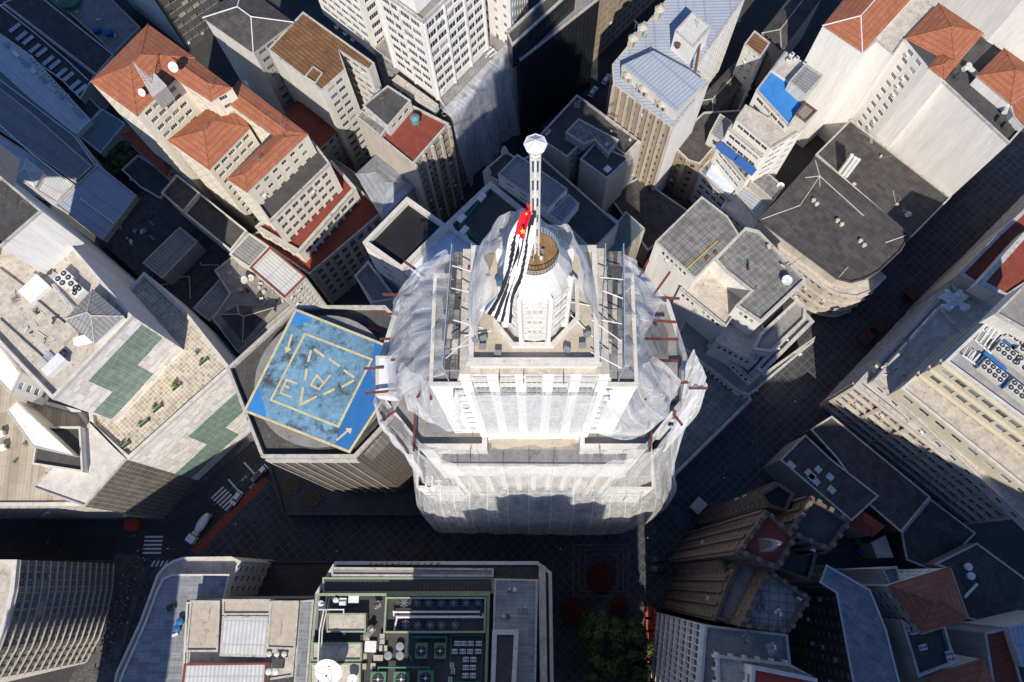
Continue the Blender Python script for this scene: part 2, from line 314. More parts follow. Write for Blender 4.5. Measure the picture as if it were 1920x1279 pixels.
def hipmesh(q,z,pitch=.38,m='orange',over=.25,rc=None,root=None,ridge='orange'):
    q=ccw(q); q=inset(q,-over); e=[(Vector(q[(i+1)%4])-Vector(q[i])).length for i in range(4)]
    if e[0]+e[2]<e[1]+e[3]: q=q[1:]+q[:1]
    a,b_,c,d=[Vector(x) for x in q]; wd=((d-a).length+(c-b_).length)/2; ln=((b_-a).length+(c-d).length)/2
    m0=(a+d)/2; m1=(b_+c)/2; k=min(.5,wd/2/ln); r0=m0.lerp(m1,k); r1=m0.lerp(m1,1-k); hz=wd/2*pitch
    A,B_,C,D=[(*v,z) for v in(a,b_,c,d)]; R0=(*r0,z+hz);R1=(*r1,z+hz)
    b=MB(); b.poly([A,B_,R1,R0],m);b.poly([C,D,R0,R1],m)
    b.poly([D,A,R0],m);b.poly([B_,C,R1],m)
    # eave edge thickness
    for s,t in((A,B_),(B_,C),(C,D),(D,A)): b.poly([(s[0],s[1],z-.3),(t[0],t[1],z-.3),t,s],'coping')
    o=b.obj('roof',root)
    if ridge:
        r=MB()
        for s,t in((A,R0),(D,R0),(B_,R1),(C,R1),(R0,R1)):
            if (Vector(t)-Vector(s)).length>.3: r.bar(s,t,.16,ridge,5)
        r.obj('ridge_cap',root)
    return o
class W: pass
def bld(name,label,cat,tiers,group=None):
    t0=tiers[0]; pw=poly_world(t0['p'],t0.get('zr',t0['z'])) if 'p' in t0 else t0['w2']
    c=sum((Vector(x) for x in pw),Vector((0,0)))/len(pw)
    root=empty(name,(c.x,c.y,min(t.get('z0',0) for t in tiers)),label,cat,group)
    wins=[]; npil=[0]
    for t in tiers:
        z,z0=t['z'],t.get('z0',0); ph=t.get('ph',.9)
        src=poly_world(t['p'],t.get('zr',z)) if 'p' in t else [Vector(x) for x in t['w2']]
        a=sum(src[i][0]*src[(i+1)%len(src)][1]-src[(i+1)%len(src)][0]*src[i][1] for i in range(len(src)))
        n=len(src); idx=list(range(n))
        if a<0: src=src[::-1]; idx=[(n-2-i)%n for i in range(n)]    # edge i of the reversed list = original edge idx
        hip=t.get('hip'); hips=t.get('hips'); ztop=z-(0 if hip or hips else ph)
        wm=t.get('w','cream'); b=MB(); eg=t.get('eg',{})
        for i in range(n):
            A,B_=Vector(src[i]),Vector(src[(i+1)%n]); L=(B_-A).length; e=(B_-A)/L; nn=Vector((e.y,-e.x)); mid=(A+B_)/2
            vis=mid.dot(nn)<0; spec=t.get('win'); mm=wm; oi=idx[i]
            if oi in eg: spec=eg[oi].get('win',None); mm=eg[oi].get('m',wm)
            ops=None
            if vis and spec and L>2.5:
                ww,wh,sx,fl=spec[:4]; fm=spec[4] if len(spec)>4 else 'frame'; nx,nz=(spec[5] if len(spec)>5 else (2,1)); mar=spec[6] if len(spec)>6 else .8; gl=spec[7] if len(spec)>7 else 'glass'
                nu=int((L-2*mar+sx-ww)/sx); vs=[]; zz=ztop-1.1-wh
                while zz>z0+.8: vs.append(zz); zz-=fl
                vs=vs[:spec[8]] if len(spec)>8 else vs
                vs=vs[::-1]
                if nu>0 and vs:
                    off=(L-(nu-1)*sx-ww)/2; us=[off+k*sx for k in range(nu)]; ops=(us,vs,ww,wh)
                    ang=math.atan2(e.y,e.x)
                    for u in us:
                        for v in vs:
                            p=A+e*(u+ww/2); wins.append((v,p,ang,ww,wh,fm,nx,nz,gl))
            wallgrid(b,A,B_,z0,ztop,mm,ops)
            pil=t.get('pil')
            if oi in eg: pil=eg[oi].get('pil')
            if pil and vis and L>4:
                sx,pw_,pd,pm=pil; k=max(1,round(L/sx))
                for j in range(k+1):
                    if npil[0]>=100: break
                    npil[0]+=1; p=A+e*(pw_/2+(L-pw_)*j/k)+nn*(pd/2-.02); q=MB(); q.box((p.x,p.y,z0),(pw_,pd,ztop-z0-.02),pm,math.atan2(e.y,e.x)); q.obj('pilaster',root)
            bd=t.get('band')
            if oi in eg and 'band' in eg[oi]: bd=eg[oi]['band']
            if bd and vis and L>3:
                fl,bh,bdp,bm=bd; zz=ztop-bh-.01
                while zz>z0+.5:
                    q=MB(); p=mid+nn*(bdp/2-.03); q.box((p.x,p.y,zz),(L,bdp,bh),bm,math.atan2(e.y,e.x)); zz-=fl; q.obj('ledge',root)
        b.obj('wall',root)
        if hips:
            for h in hips: hipmesh(poly_world(h,z),z,t.get('pitch',.38),t.get('r','orange'),t.get('over',.1),root=root,ridge=t.get('ridge',t.get('r','orange')))
        if hip:
            hipmesh([tuple(s) for s in src],z,t.get('pitch',.38),t.get('r','orange'),t.get('over',.25),root=root,ridge=t.get('ridge',t.get('r','orange')))
        else:
            ft=MB(); ft.poly([(p[0],p[1],ztop) for p in (inset(src,.02))],t.get('r','concrete') if not hips else 'bitumen')
            if t.get('sub'):       # shift uv/face start so panels follow another edge
                pass
            ft.obj('roof',root) if not hips else ft.obj('gutter',root)
            if ph>0 and not hips:
                o_=inset(src,-.07); i_=inset(src,t.get('pt',.38)); q=MB(); pm=t.get('pm','coping')
                for i in range(n):
                    j=(i+1)%n; a,b2,c2,d=o_[i],o_[j],i_[j],i_[i]
                    q.poly([(*a,ztop),(*b2,ztop),(*b2,z),(*a,z)],wm if t.get('ps') else pm); q.poly([(*c2,ztop),(*d,ztop),(*d,z),(*c2,z)],pm); q.poly([(*a,z),(*b2,z),(*c2,z),(*d,z)],pm)
                    q.poly([(*b2,ztop),(*a,ztop),(*d,ztop),(*c2,ztop)],pm)
                q.obj('parapet',root)
    if len(wins)>20 and 'outside' not in label and t0['w']!='curtain':
        rnd=random.Random(len(label)+len(wins))
        for v,p,ang_,ww,wh,*_ in rnd.sample(wins,min(9,len(wins)//8)):
            e=Vector((math.cos(ang_),math.sin(ang_))); nn=Vector((e.y,-e.x)); q=p+nn*.3-e*rnd.uniform(-.5,.5); b=MB(); b.box((q.x,q.y,v-.62),(.85,.5,.55),rnd.choice(['whitemetal','dirtywhite']),ang_); b.box((q.x+nn.x*.26,q.y+nn.y*.26,v-.55),(.4,.03,.4),'fan',ang_)
            tag(b.obj('air_conditioner'),'small air conditioner on the wall of the '+' '.join(label.replace(',','').split()[:7]),'air conditioner','wall units: '+label[:40])
    wins.sort(key=lambda s:-s[0]); st=None
    for i,(v,p,ang,ww,wh,fm,nx,nz,gl) in enumerate(wins):
        me=winmesh(ww,wh,fm,nx,nz,gl=gl)
        if i<100:
            o=bpy.data.objects.new('window',me); COL.objects.link(o); o.parent=root
            o.location=Vector((p.x,p.y,v))-Vector(root.location); o.rotation_euler.z=ang+math.pi
        else:
            st=st or MB(); mw=Matrix.Translation((p.x,p.y,v))@Matrix.Rotation(ang+math.pi,4,'Z'); bb=len(st.v)
            st.v+=[tuple(mw@q.co) for q in me.vertices]
            for pl in me.polygons: st.f.append(tuple(bb+k for k in pl.vertices)); st.m.append(st.mi(me.materials[pl.material_index].name))
    if st: tag(st.obj('window',root),kind='stuff')
    return root
# ================================================================== GROUND
g=MB(); g.poly([(-900,-500,0),(900,-500,0),(900,1100,0),(-900,1100,0)],'ground'); struct('ground',g)
def gp(pts): return [tuple(P(x,y,0).xy) for x,y in pts]
def flat(name,pts,z,m,th=0,kind='structure'):
    b=MB(); q=ccw(gp(pts))
    if th: b.prism(q,0,z,m)
    else: b.poly([(*p,z) for p in q],m)
    return struct(name,b)
flat('plaza_paving',[(500,850),(250,1060),(300,1300),(1240,1300),(1330,1010),(1800,560),(2050,300),(1960,220),(1500,640),(1200,880)],.06,'mosaic')
flat('road',[(620,780),(470,905),(250,1010),(-120,985),(-120,1052),(240,1048),(300,1045),(350,1050),(372,1042),(505,900),(700,770)],.12,'asphalt')
flat('pavement',[(-120,975),(160,975),(300,975),(390,900),(520,790),(470,800),(300,930),(150,940),(-120,950)],.18,'pavement',1)
flat('pavement',[(215,1040),(262,1040),(275,1075),(205,1300),(120,1300),(214,1100)],.18,'pavement',1)
flat('pavement',[(-100,1050),(215,1050),(215,1062),(-100,1062)],.18,'pavement',1)
flat('side_street',[(960,330),(1240,60),(1330,-60),(1230,-60),(1100,130),(975,260)],.06,'asphalt')
flat('bike_lane',[(372,1040),(505,902),(494,893),(355,1032)],.124,'bikelane')
b=MB()
for i in range(7):
    x0,y0,x1,y1=395+i*5.2,934+i*4.4,418+i*5,912+i*4.5
    b.poly([(*p,.124) for p in ccw(gp([(x0,y0),(x0+2.6,y0+2.2),(x1+2.6,y1+2.2),(x1,y1)]))],'roadpaint')
for i in range(5):
    y=1005+i*7.5; b.poly([(*p,.124) for p in ccw(gp([(273-i,y),(307-i,y),(305-i,y+3.5),(271-i,y+3.5)]))],'roadpaint')
for i in range(4):
    x=283+i*8; b.poly([(*p,.124) for p in ccw(gp([(x,1062),(x+3,1063),(x+9,1052),(x+6,1051)]))],'roadpaint')
b.poly([(*p,.124) for p in ccw(gp([(427,900),(430,898),(450,921),(447,923)]))],'roadpaint')
b.poly([(*p,.124) for p in ccw(gp([(456,868),(459,866),(481,890),(478,892)]))],'roadpaint')
# painted bicycle symbols on the road
def stroke(b,pts,wd,z,m,closed=False):
    pts=[Vector(p) for p in pts]; pts=pts+[pts[0]] if closed else pts
    for i_s,(s,t) in enumerate(zip(pts,pts[1:])):
        z+=.006*(1 if i_s else 0); d=(t-s).normalized(); nn=Vector((-d.y,d.x))*wd/2; s2=s-d*wd*.35; t2=t+d*wd*.35
        b.poly([(*(s2+nn),z),(*(s2-nn),z),(*(t2-nn),z),(*(t2+nn),z)],m)
for px,py in((458,897),(473,911)):
    c=P(px,py,0).xy
    for dx in(-.45,.45): stroke(b,[(c.x+dx+.33*math.cos(a*.8),c.y+dx+.33*math.sin(a*.8)) for a in range(8)],.1,.124,'roadpaint',True)
    stroke(b,[(c.x-.45,c.y-.45),(c.x,c.y+.3),(c.x+.45,c.y+.45)],.1,.126,'roadpaint')
struct('road_markings',b)
b=MB()
for r_,m_ in((1,'roadpaint'),):
    for k,(x0,x1,y0,y1) in enumerate([(1075,1178,1022,1118),(1086,1168,1031,1109),(1097,1158,1040,1101)]):
        stroke(b,gp([(x0,y0),(x1,y0),(x1,y1),(x0,y1)]),.5,.1+.004*k,'pavement',True)
struct('plaza_pattern',b)
# ================================================================== BUILDINGS
WS=(1.3,1.5,2.6,3.3); WB=(2.0,1.5,2.7,3.3,'framewhite',(3,1)); WK=(1.5,1.7,2.4,3.3,'frame')
O='orange'
# ---- orange-roofed stepped block, left
bld('apartment_block','cream block stepping down in tiers under bright orange tiled hip roofs','apartment block',[
 dict(p=[(277,46),(170,153),(257,217),(333,145),(393,186),(435,165)],z=57,z0=0,w='cream',hips=[[(277,46),(170,153),(257,217),(364,108)],[(277,46),(340,90),(435,168),(393,186),(320,135)][0:1]+[(435,165),(396,190),(238,90)]],win=WB,pitch=.42),
 dict(p=[(315,263),(428,172),(468,240),(392,318)],z=47.5,z0=0,w='cream',hips=[[(315,263),(428,172),(468,240),(392,318)]],win=WB,pitch=.42),
 dict(p=[(447,152),(577,252),(463,360),(425,335),(508,250),(418,185)],z=52,z0=0,w='cream',r='orange',hips=[[(447,152),(577,252),(538,272),(418,187)],[(577,252),(463,360),(425,335),(530,240)]],win=(1.5,1.4,3.0,3.3,'frame',(2,1)),pitch=.3),
 dict(p=[(585,262),(618,305),(505,415),(470,365)],z=44.5,z0=0,w='cream',r='bitumen',ph=1.1,win=(1.9,1.9,2.7,3.6,'frame',(2,1)),pm='coping'),
 dict(p=[(622,300),(667,352),(560,473),(478,425),(505,400)],z=31,z0=0,w='cream',r='redfloor',ph=1.1,win=(2.2,2.2,3.0,3.6,'frame',(2,1)),pt=.8),
 dict(p=[(664,345),(718,396),(580,514),(562,502),(472,440)],z=24.5,z0=0,w='beige',r='redfloor',ph=.7,win=(1.8,2.6,3.0,4.0,'frame',(2,2)),pil=(6,.7,.5,'beige')),
])
bld('low_block','low dark red tiled block tucked against the orange-roofed block','building',[
 dict(p=[(228,252),(250,232),(332,300),(312,330)],z=22,r='redtile',w='beige',hip=1,win=WS)])
bld('low_block','small dark pitched block beside the shaded garden tree','building',[
 dict(p=[(228,318),(258,290),(330,335),(300,372),(262,350)],z=14,r='bitumen',w='beige',ph=.8,win=WS)])
# ---- tall blocks top left
bld('tower_block','block cut by the top edge with blank pale wall and dark windowed side','building',[
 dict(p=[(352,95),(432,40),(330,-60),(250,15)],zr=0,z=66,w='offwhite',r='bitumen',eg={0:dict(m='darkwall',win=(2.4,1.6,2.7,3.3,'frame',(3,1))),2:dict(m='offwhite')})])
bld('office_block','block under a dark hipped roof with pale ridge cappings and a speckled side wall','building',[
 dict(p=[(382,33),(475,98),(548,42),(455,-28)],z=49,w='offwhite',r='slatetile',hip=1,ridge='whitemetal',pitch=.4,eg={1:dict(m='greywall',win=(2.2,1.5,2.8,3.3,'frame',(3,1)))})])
bld('office_block','block under a rust-brown corrugated roof with a small square skylight','building',[
 dict(p=[(502,92),(568,22),(702,118),(692,132),(634,92),(648,130),(603,170)],z=48,w='offwhite',r='rust',ph=.25,win=(2.2,1.6,2.9,3.3,'frame',(3,1)),eg={6:dict(m='offwhite')})])
bld('low_block','low block with a dark red tiled hip roof between taller grey walls','building',[
 dict(p=[(535,213),(570,176),(641,237),(596,281)],z=27,r='redtile',w='greywall',hip=1,win=(1.6,1.5,2.8,3.3,'frame'))])
bld('low_block','small orange-red roof deep in the shaft between two taller blocks','building',[
 dict(p=[(505,165),(545,150),(570,190),(535,215)],z=17,r='redtile',w='greywall',hip=1)])
bld('apartment_block','block with a red painted roof terrace and round teal water tank','building',[
 dict(p=[(667,220),(710,166),(841,231),(774,307)],z=42,w='beige',r='redfloor',ph=.9,eg={2:dict(m='tan',win=(2.0,1.7,2.7,3.3,'frame',(2,1)),pil=(4.2,.8,.7,'beige'))}),
 dict(p=[(680,197),(727,160),(770,188),(727,238)],z=45.5,z0=41,w='offwhite',r='bitumen',ph=.3,win=(1.6,1.4,2.6,3.3,'frame')),
 dict(p=[(668,219),(679,207),(725,240),(714,256)],z=42.8,z0=41,w='greywall',r='slab',ph=.1)])
bld('small_block','low block under a pale grey sheet-metal pyramid roof','building',[
 dict(p=[(707,290),(778,345),(717,408),(668,327)],z=27,r='metal',w='greywall',hip=1,pitch=.5,ridge='metal')])
bld('low_block','low grey roof strip squeezed beside the pyramid metal roof','building',[
 dict(p=[(608,285),(668,325),(700,370),(660,345),(618,302)],z=20,w='greywall',r='concrete',ph=.6)])
# ---- white skyscraper group, top
SK='white';SW=(3.0,1.9,3.25,3.3,'framewhite',(4,1),.5)
bld('skyscraper','tall white skyscraper with long window bands rising past the top edge, set back in tiers','skyscraper',[
 dict(p=[(822,187),(740,125),(840,10),(915,92)],zr=40,z=71,z0=40,w=SK,r='concrete',ph=1.2,win=(3.0,2.1,3.3,3.45,'framewhite',(3,1),.3),pil=(6.6,.5,.45,'white')),
 dict(p=[(812,172),(741,119),(835,15),(896,85)],zr=40,z=92,z0=70,w=SK,r='orange',ph=.8,win=(3.0,2.1,3.3,3.45,'framewhite',(3,1),.3)),
 dict(p=[(700,88),(600,8),(640,-30),(745,50)],zr=40,z=66,z0=36,w=SK,r='concrete',win=SW)])
bld('netted_block','block wrapped in translucent construction netting under the white skyscraper','building',[
 dict(p=[(845,217),(825,188),(700,90),(740,50),(935,62),(958,97)],z=40,w='greywall',r='concrete',ph=.5,win=(1.6,1.7,2.8,3.4,'frame')),
 dict(p=[(735,150),(745,140),(822,196),(815,206)],z=41.3,z0=39,w='offwhite',r='lightconc',ph=.2)])
bld('glass_block','black glazed slab with fine dark grid facade beside the netted block','office block',[
 dict(p=[(975,112),(968,92),(1085,-25),(1125,-5)],z=41,w='blackgrid',r='concrete',ph=.8),
 dict(p=[(960,84),(950,60),(1060,-40),(1080,-25)],z=49,z0=39,w='blackgrid',r='bitumen',ph=.8)])
bld('office_block','white block with small punched windows behind the black glazed slab','building',[
 dict(p=[(960,87),(905,50),(915,-60),(990,-40)],zr=40,z=60,w='white',r='bitumen',win=(1.1,1.5,3.2,3.4,'frame',(2,2)))])
bld('office_block','shaded beige facade with regular windows above the parked white cars','building',[
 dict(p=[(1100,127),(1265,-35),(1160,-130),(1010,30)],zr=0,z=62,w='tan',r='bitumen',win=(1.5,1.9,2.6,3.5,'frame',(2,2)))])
# ---- blue-grey metal roof building
bld('corner_palace','long ornate block with pale blue corrugated roof, deep cornice and blank white end wall','building',[
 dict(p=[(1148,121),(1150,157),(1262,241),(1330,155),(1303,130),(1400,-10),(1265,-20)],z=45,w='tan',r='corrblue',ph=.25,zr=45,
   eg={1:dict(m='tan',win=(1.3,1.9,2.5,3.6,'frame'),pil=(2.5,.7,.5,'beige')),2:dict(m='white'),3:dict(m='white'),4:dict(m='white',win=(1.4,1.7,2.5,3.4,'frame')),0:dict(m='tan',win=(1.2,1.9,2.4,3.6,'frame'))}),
 dict(p=[(1166,122),(1268,210),(1322,153),(1296,133),(1225,95)],z=49,z0=45,w='offwhite',r='corrblue',ph=0),
 dict(p=[(1266,57),(1298,22),(1333,50),(1300,88)],z=52,z0=44,w='white',r='dirtywhite',ph=.3)])
# ---- dark block centre
bld('dark_roof_block','grey block with deep light well and patched dark flat roofs north of the mast','building',[
 dict(p=[(1008,257),(1082,177),(1203,266),(1177,294),(1120,250),(1097,262),(1063,294)],z=32,w='beige',r='bitumen',ph=.7,win=(1.3,1.4,2.8,3.3,'frame'),eg={6:dict(m='beige'),0:dict(m='beige')}),
 dict(p=[(1088,298),(1115,268),(1180,296),(1138,335)],z=33,w='beige',r='bitumen',ph=.4),
 dict(p=[(1175,296),(1203,266),(1197,262),(1168,292)],z=32.6,w='offwhite',r='coping',ph=.1),
 dict(p=[(1060,248),(1085,222),(1160,262),(1140,288),(1115,262),(1095,270)],z=35,z0=31,w='greywall',r='slab',ph=.3)])
bld('low_block','dark hipped roofs with a curved ornate front facing the mast','building',[
 dict(p=[(1257,268),(1320,210),(1392,206),(1370,240),(1312,307),(1290,300)],z=22,w='tan',r='slatetile',ph=.5,pm='coping',win=(1.3,2.0,2.4,3.8,'frame'),pil=(3,.6,.5,'tan'))])
bld('low_block','small grey sheet roof wedged in front of the terraced white block','building',[
 dict(p=[(1330,250),(1350,213),(1373,228),(1353,268)],z=27,w='offwhite',r='corrgrey',ph=.1,win=WS)])
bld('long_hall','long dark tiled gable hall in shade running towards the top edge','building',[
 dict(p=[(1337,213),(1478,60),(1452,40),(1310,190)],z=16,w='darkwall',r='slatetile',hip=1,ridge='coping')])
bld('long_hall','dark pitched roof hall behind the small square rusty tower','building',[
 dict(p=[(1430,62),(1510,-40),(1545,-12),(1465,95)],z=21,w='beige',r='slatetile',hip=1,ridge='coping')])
bld('stair_tower','small square tower with rusty flat top standing in the dark gap','tower',[
 dict(p=[(1396,82),(1415,57),(1444,80),(1426,107)],z=31,w='offwhite',r='rust',ph=.3,win=(1,.9,2.1,3.3,'framewhite'))])
# ---- terraced white block with blue painted roof
bld('terraced_block','white block stepping down in terraces with a blue painted upper roof','apartment block',[
 dict(p=[(1418,168),(1472,96),(1543,140),(1480,236)],z=40,w='white',r='bluepaint',ph=.7,win=(2.6,1.5,2.9,3.3,'frame',(3,1))),
 dict(p=[(1448,131),(1474,97),(1516,122),(1490,160)],z=40.3,z0=39,w='white',r='lightconc',ph=.1),
 dict(p=[(1480,152),(1508,121),(1543,142),(1511,180)],z=43,z0=39,w='offwhite',r='corrgrey',ph=.05),
 dict(p=[(1492,213),(1510,191),(1532,207),(1511,228)],z=42,z0=36,w='offwhite',r='concrete',ph=.5,pm='rust'),
 dict(p=[(1381,222),(1398,196),(1440,220),(1470,208),(1508,240),(1480,258),(1447,277)],z=37,w='white',r='lightconc',ph=.4,win=(1.9,1.5,2.1,3.3,'frame',(2,1))),
 dict(p=[(1366,240),(1383,222),(1447,272),(1430,293)],z=32.8,w='white',r='lightconc',ph=.8,win=(1.9,1.5,2.1,3.3,'frame',(2,1))),
 dict(p=[(1345,272),(1362,250),(1425,300),(1398,337)],z=25.5,w='white',r='concrete',ph=.9,win=(1.9,1.3,2.1,3.3,'frame',(2,1))),
 dict(p=[(1311,320),(1337,290),(1390,345),(1370,375)],z=17.5,w='offwhite',r='corrgrey',ph=.9,win=(1.8,1.9,2.5,3.5,'frame'),pm='coping'),
 dict(p=[(1374,372),(1396,347),(1447,389),(1424,418)],z=15.5,w='beige',r='corrblue',ph=.1,win=(1.6,1.6,2.4,3.4,'frame'))])
bld('low_block','small shaded tiled lean-to beside the white dish','building',[
 dict(p=[(1408,340),(1430,315),(1470,350),(1450,377)],z=19,w='beige',r='slab',ph=.3)])
# ---- large cream complex top right
bld('apartment_complex','huge cream block with four orange tiled roofs and a vast blank white end wall','apartment block',[
 dict(p=[(1543,48),(1617,98),(1720,-15),(1640,-60),(1580,0)],z=47,w='white',r='orange',hips=[[(1543,48),(1617,98),(1720,-15),(1645,-70)]],ridge='whitemetal',pitch=.42),
 dict(p=[(1617,100),(1645,76),(1676,102),(1697,72),(1745,127),(1800,60),(1720,-20)],z=45.5,w='white',r='lightconc',ph=.4,eg={0:dict(m='white',win=(.9,.9,5,3.4,'frame')),2:dict(m='white'),3:dict(m='white',win=(2.0,1.5,3.4,3.3,'framewhite',(4,1)))}),
 dict(p=[(1697,72),(1760,6),(1844,62),(1790,123),(1770,150),(1742,127)],z=46,w='white',r='orange',hips=[[(1697,72),(1760,6),(1844,62),(1790,122)],[(1742,127),(1765,95),(1800,115),(1770,149)]],pitch=.42,win=None,eg={5:dict(m='white',win=(2.0,1.5,3.4,3.3,'framewhite',(4,1)))}),
 dict(p=[(1745,130),(1790,95),(1840,60),(1925,110),(1990,160),(1893,268)],z=43,w='white',r='bitumen',ph=.8),
 dict(p=[(1833,142),(1883,92),(1965,150),(1894,193)],z=46,z0=42,w='white',r='orange',hip=1,pitch=.42),
 dict(p=[(1893,192),(1945,130),(1980,170),(1918,240),(1900,218)],z=44.5,z0=42,w='white',r='orange',ph=.1)])
bld('office_tower','giant blank pale wall filling the top right corner behind the orange roofs','building',[
 dict(p=[(1870,55),(1985,120),(2120,-30),(1900,-200),(1740,-80)],z=60,zr=47,z0=0,w='white',r='concrete')])
bld('low_hall','dark flat patched hall roof at the foot of the vast white wall','building',[
 dict(p=[(1595,224),(1783,370),(1709,445),(1530,289)],z=14,w='beige',r='slatetile',ph=.5,pm='coping')])
bld('corner_building','beige building with rounded corner, rows of windows and a broad brown panelled roof with vents','building',[
 dict(p=[(1528,296),(1707,441),(1690,470),(1650,508),(1623,523),(1597,530),(1570,523),(1423,413)],z=21,w='beige',r='slatetile',ph=.4,pm='bitumen'),
 dict(p=[(1423,413),(1570,523),(1597,530),(1623,523),(1650,508),(1662,520),(1637,545),(1607,556),(1575,552),(1550,540),(1395,420),(1355,385),(1380,355)],z=17,w='beige',r='lightconc',ph=.3,win=(1.2,1.7,2.3,3.9,'frame'),band=(5.2,.5,.6,'beige'))])
# ---- white block right of the tower
bld('concrete_block','white block with gridded slab roofs and stepped terraces right of the netted tower','building',[
 dict(p=[(1316,368),(1364,405),(1386,440),(1303,522),(1229,453)],z=38,w='white',r='slab',ph=.25,win=(1.2,2.0,5.2,3.6,'frame'),eg={4:dict(m='white'),3:dict(m='white',win=(.9,2.0,1.5,7.5,'frame',(1,1),2,'glass',1))}),
 dict(p=[(1398,426),(1423,432),(1512,524),(1427,604),(1380,572),(1408,545),(1361,508),(1340,485)],z=36,w='white',r='slab',ph=.7,pt=.6,eg={3:dict(m='white',win=(.9,2.2,1.6,6,'frame',(1,1),1,'glass',1)),4:dict(m='white',win=(.9,2.2,1.6,6,'frame',(1,1),1,'glass',1))}),
 dict(p=[(1303,522),(1365,480),(1408,545),(1362,612),(1310,570),(1275,540)],z=29,w='white',r='lightconc',ph=.8,win=(.9,2,1.6,5,'frame',(1,1),1,'glass',1)),
 dict(p=[(1362,612),(1427,600),(1440,640),(1418,680),(1340,640)],z=25,w='white',r='lightconc',ph=.6,win=(.9,2.2,1.6,5,'frame',(1,1),1,'glass',1)),
 dict(p=[(1411,655),(1425,625),(1495,560),(1512,575),(1510,600),(1447,660)],z=28,w='offwhite',r='concrete',ph=1.0,pt=.7),
 dict(p=[(1415,690),(1500,600),(1512,586),(1527,603),(1430,700)],z=24,w='offwhite',r='concrete',ph=1.0,pt=.9),
 dict(p=[(1331,640),(1345,628),(1427,695),(1412,715)],z=18,w='white',r='concrete',ph=.8,pt=.5,win=(.8,2,1.5,5,'frame',(1,1),1,'glass',1)),
 dict(p=[(1265,640),(1300,560),(1432,700),(1528,632),(1525,642),(1405,742),(1385,735)],z=14,w='white',r='concrete',ph=.7,pt=.6,win=(.8,2,1.5,5,'frame',(1,1),1,'glass',1))])
bld('low_block','low dark slab-roofed block with carved parapet between the netted tower and the diagonal street','building',[
 dict(p=[(1235,690),(1300,640),(1400,730),(1410,750),(1265,893),(1240,870)],z=11,w='offwhite',r='slab',ph=.6,pt=.8)])
# ---- beige complex at the right edge
bld('stepped_complex','large cream and yellow stepped block with roof machinery at the right edge','office block',[
 dict(p=[(1605,720),(1763,552),(1800,515),(2020,290),(2300,500),(1920,968)],z=26,w='beige',r='lightconc',ph=1.0,pt=1.0,win=(1.9,2.5,2.8,4.2,'frame',(2,2)),band=(4.2,.4,.7,'beige'),pil=(8.4,.8,.5,'beige')),
 dict(p=[(1640,712),(1762,575),(1860,680),(2300,560),(1960,1010)],z=29.5,z0=25,w='offwhite',r='lightconc',ph=.5,pt=.6,win=(1.7,1.3,4.6,4,'frame',(1,1))),
 dict(p=[(1690,728),(1728,695),(1850,770),(2150,900),(1985,965)],z=36,z0=28,w='yellow',r='lightconc',ph=.7,pt=.6,win=(2.6,1.5,4.6,4,'frame',(2,1)),pm='copinglight'),
 dict(p=[(1773,677),(1867,588),(2150,700),(2110,925)],z=50,z0=28,w='yellow',r='greywall',ph=1.3,pt=.6,pm='copinglight',win=(2.5,2.9,3.5,5.4,'frame',(2,2),1.2),band=(5.4,.5,.8,'yellow')),
 dict(p=[(1868,587),(1925,530),(2000,560),(1960,640)],z=56,z0=48,w='offwhite',r='concrete',ph=1.0)])
bld('office_block','block with dark red roof and long pale parapets at the right edge','building',[
 dict(p=[(1800,512),(1870,440),(2010,310),(2080,380),(1860,555)],z=31,w='beige',r='redfloor',ph=.8,pt=.8),
 dict(p=[(1835,530),(1925,430),(2010,480),(1890,560)],z=36,z0=30,w='offwhite',r='redfloor',ph=.6,pt=1.2)])
bld('office_block','low dark-roofed house at the right edge beyond the red roof','building',[
 dict(p=[(1855,455),(1960,350),(2080,370),(1920,480)],zr=20,z=28,w='greywall',r='slatetile',hip=1)])
# ---- black-roofed white block left of the tower
bld('white_block','white block with a sunken black roof and pale parapet behind the helipad','building',[
 dict(p=[(680,454),(763,369),(838,422),(753,506)],z=58,w='white',r='black',ph=1.8,pt=.9,pm='copinglight',win=(2.6,1.6,3.2,4.6,'framewhite',(3,1),3)),
 dict(p=[(753,508),(838,420),(903,466),(815,560)],z=56,w='white',r='tarp',ph=1.2,pt=.8,pm='copinglight'),
 dict(p=[(664,517),(690,489),(745,560),(697,568)],z=41,w='white',r='concrete',ph=1.0,pt=.5,pm='copinglight')])
# ---- ornate bank block north
bld('bank_block','block with dark roof terrace and carved pale parapet behind the mast','building',[
 dict(p=[(836,418),(919,340),(1080,470),(1100,520),(960,560),(880,500)],z=34,w='white',r='bitumen',ph=.9,pt=1.4,pm='copinglight'),
 dict(p=[(934,326),(970,289),(1064,354),(1028,392)],z=39.5,z0=33,w='white',r='concrete',ph=.4,pt=.3,win=(2.4,1.3,4.4,2.4,'framewhite',(4,1))),
 dict(p=[(905,322),(948,283),(975,300),(1005,285),(1160,420),(1110,470),(1060,420)],z=33,w='offwhite',r='bitumen',ph=.6),
 dict(p=[(1028,401),(1066,364),(1086,381),(1053,421)],z=37,z0=33,w='offwhite',r='corrgrey',ph=.05)])
bld('low_block','teal corrugated roofs with a sunlit cream end wall right of the netted tower top','building',[
 dict(p=[(1120,470),(1173,396),(1211,430),(1165,478)],z=20,w='cream',r='corrteal',ph=.1),
 dict(p=[(1122,418),(1140,400),(1160,415),(1140,432)],z=24,w='white',r='corrgrey',ph=.1)])
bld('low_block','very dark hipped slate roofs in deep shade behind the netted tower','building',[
 dict(p=[(1140,365),(1198,332),(1295,398),(1215,470),(1180,420)],z=12,w='darkwall',r='slatetile',ph=.3)])
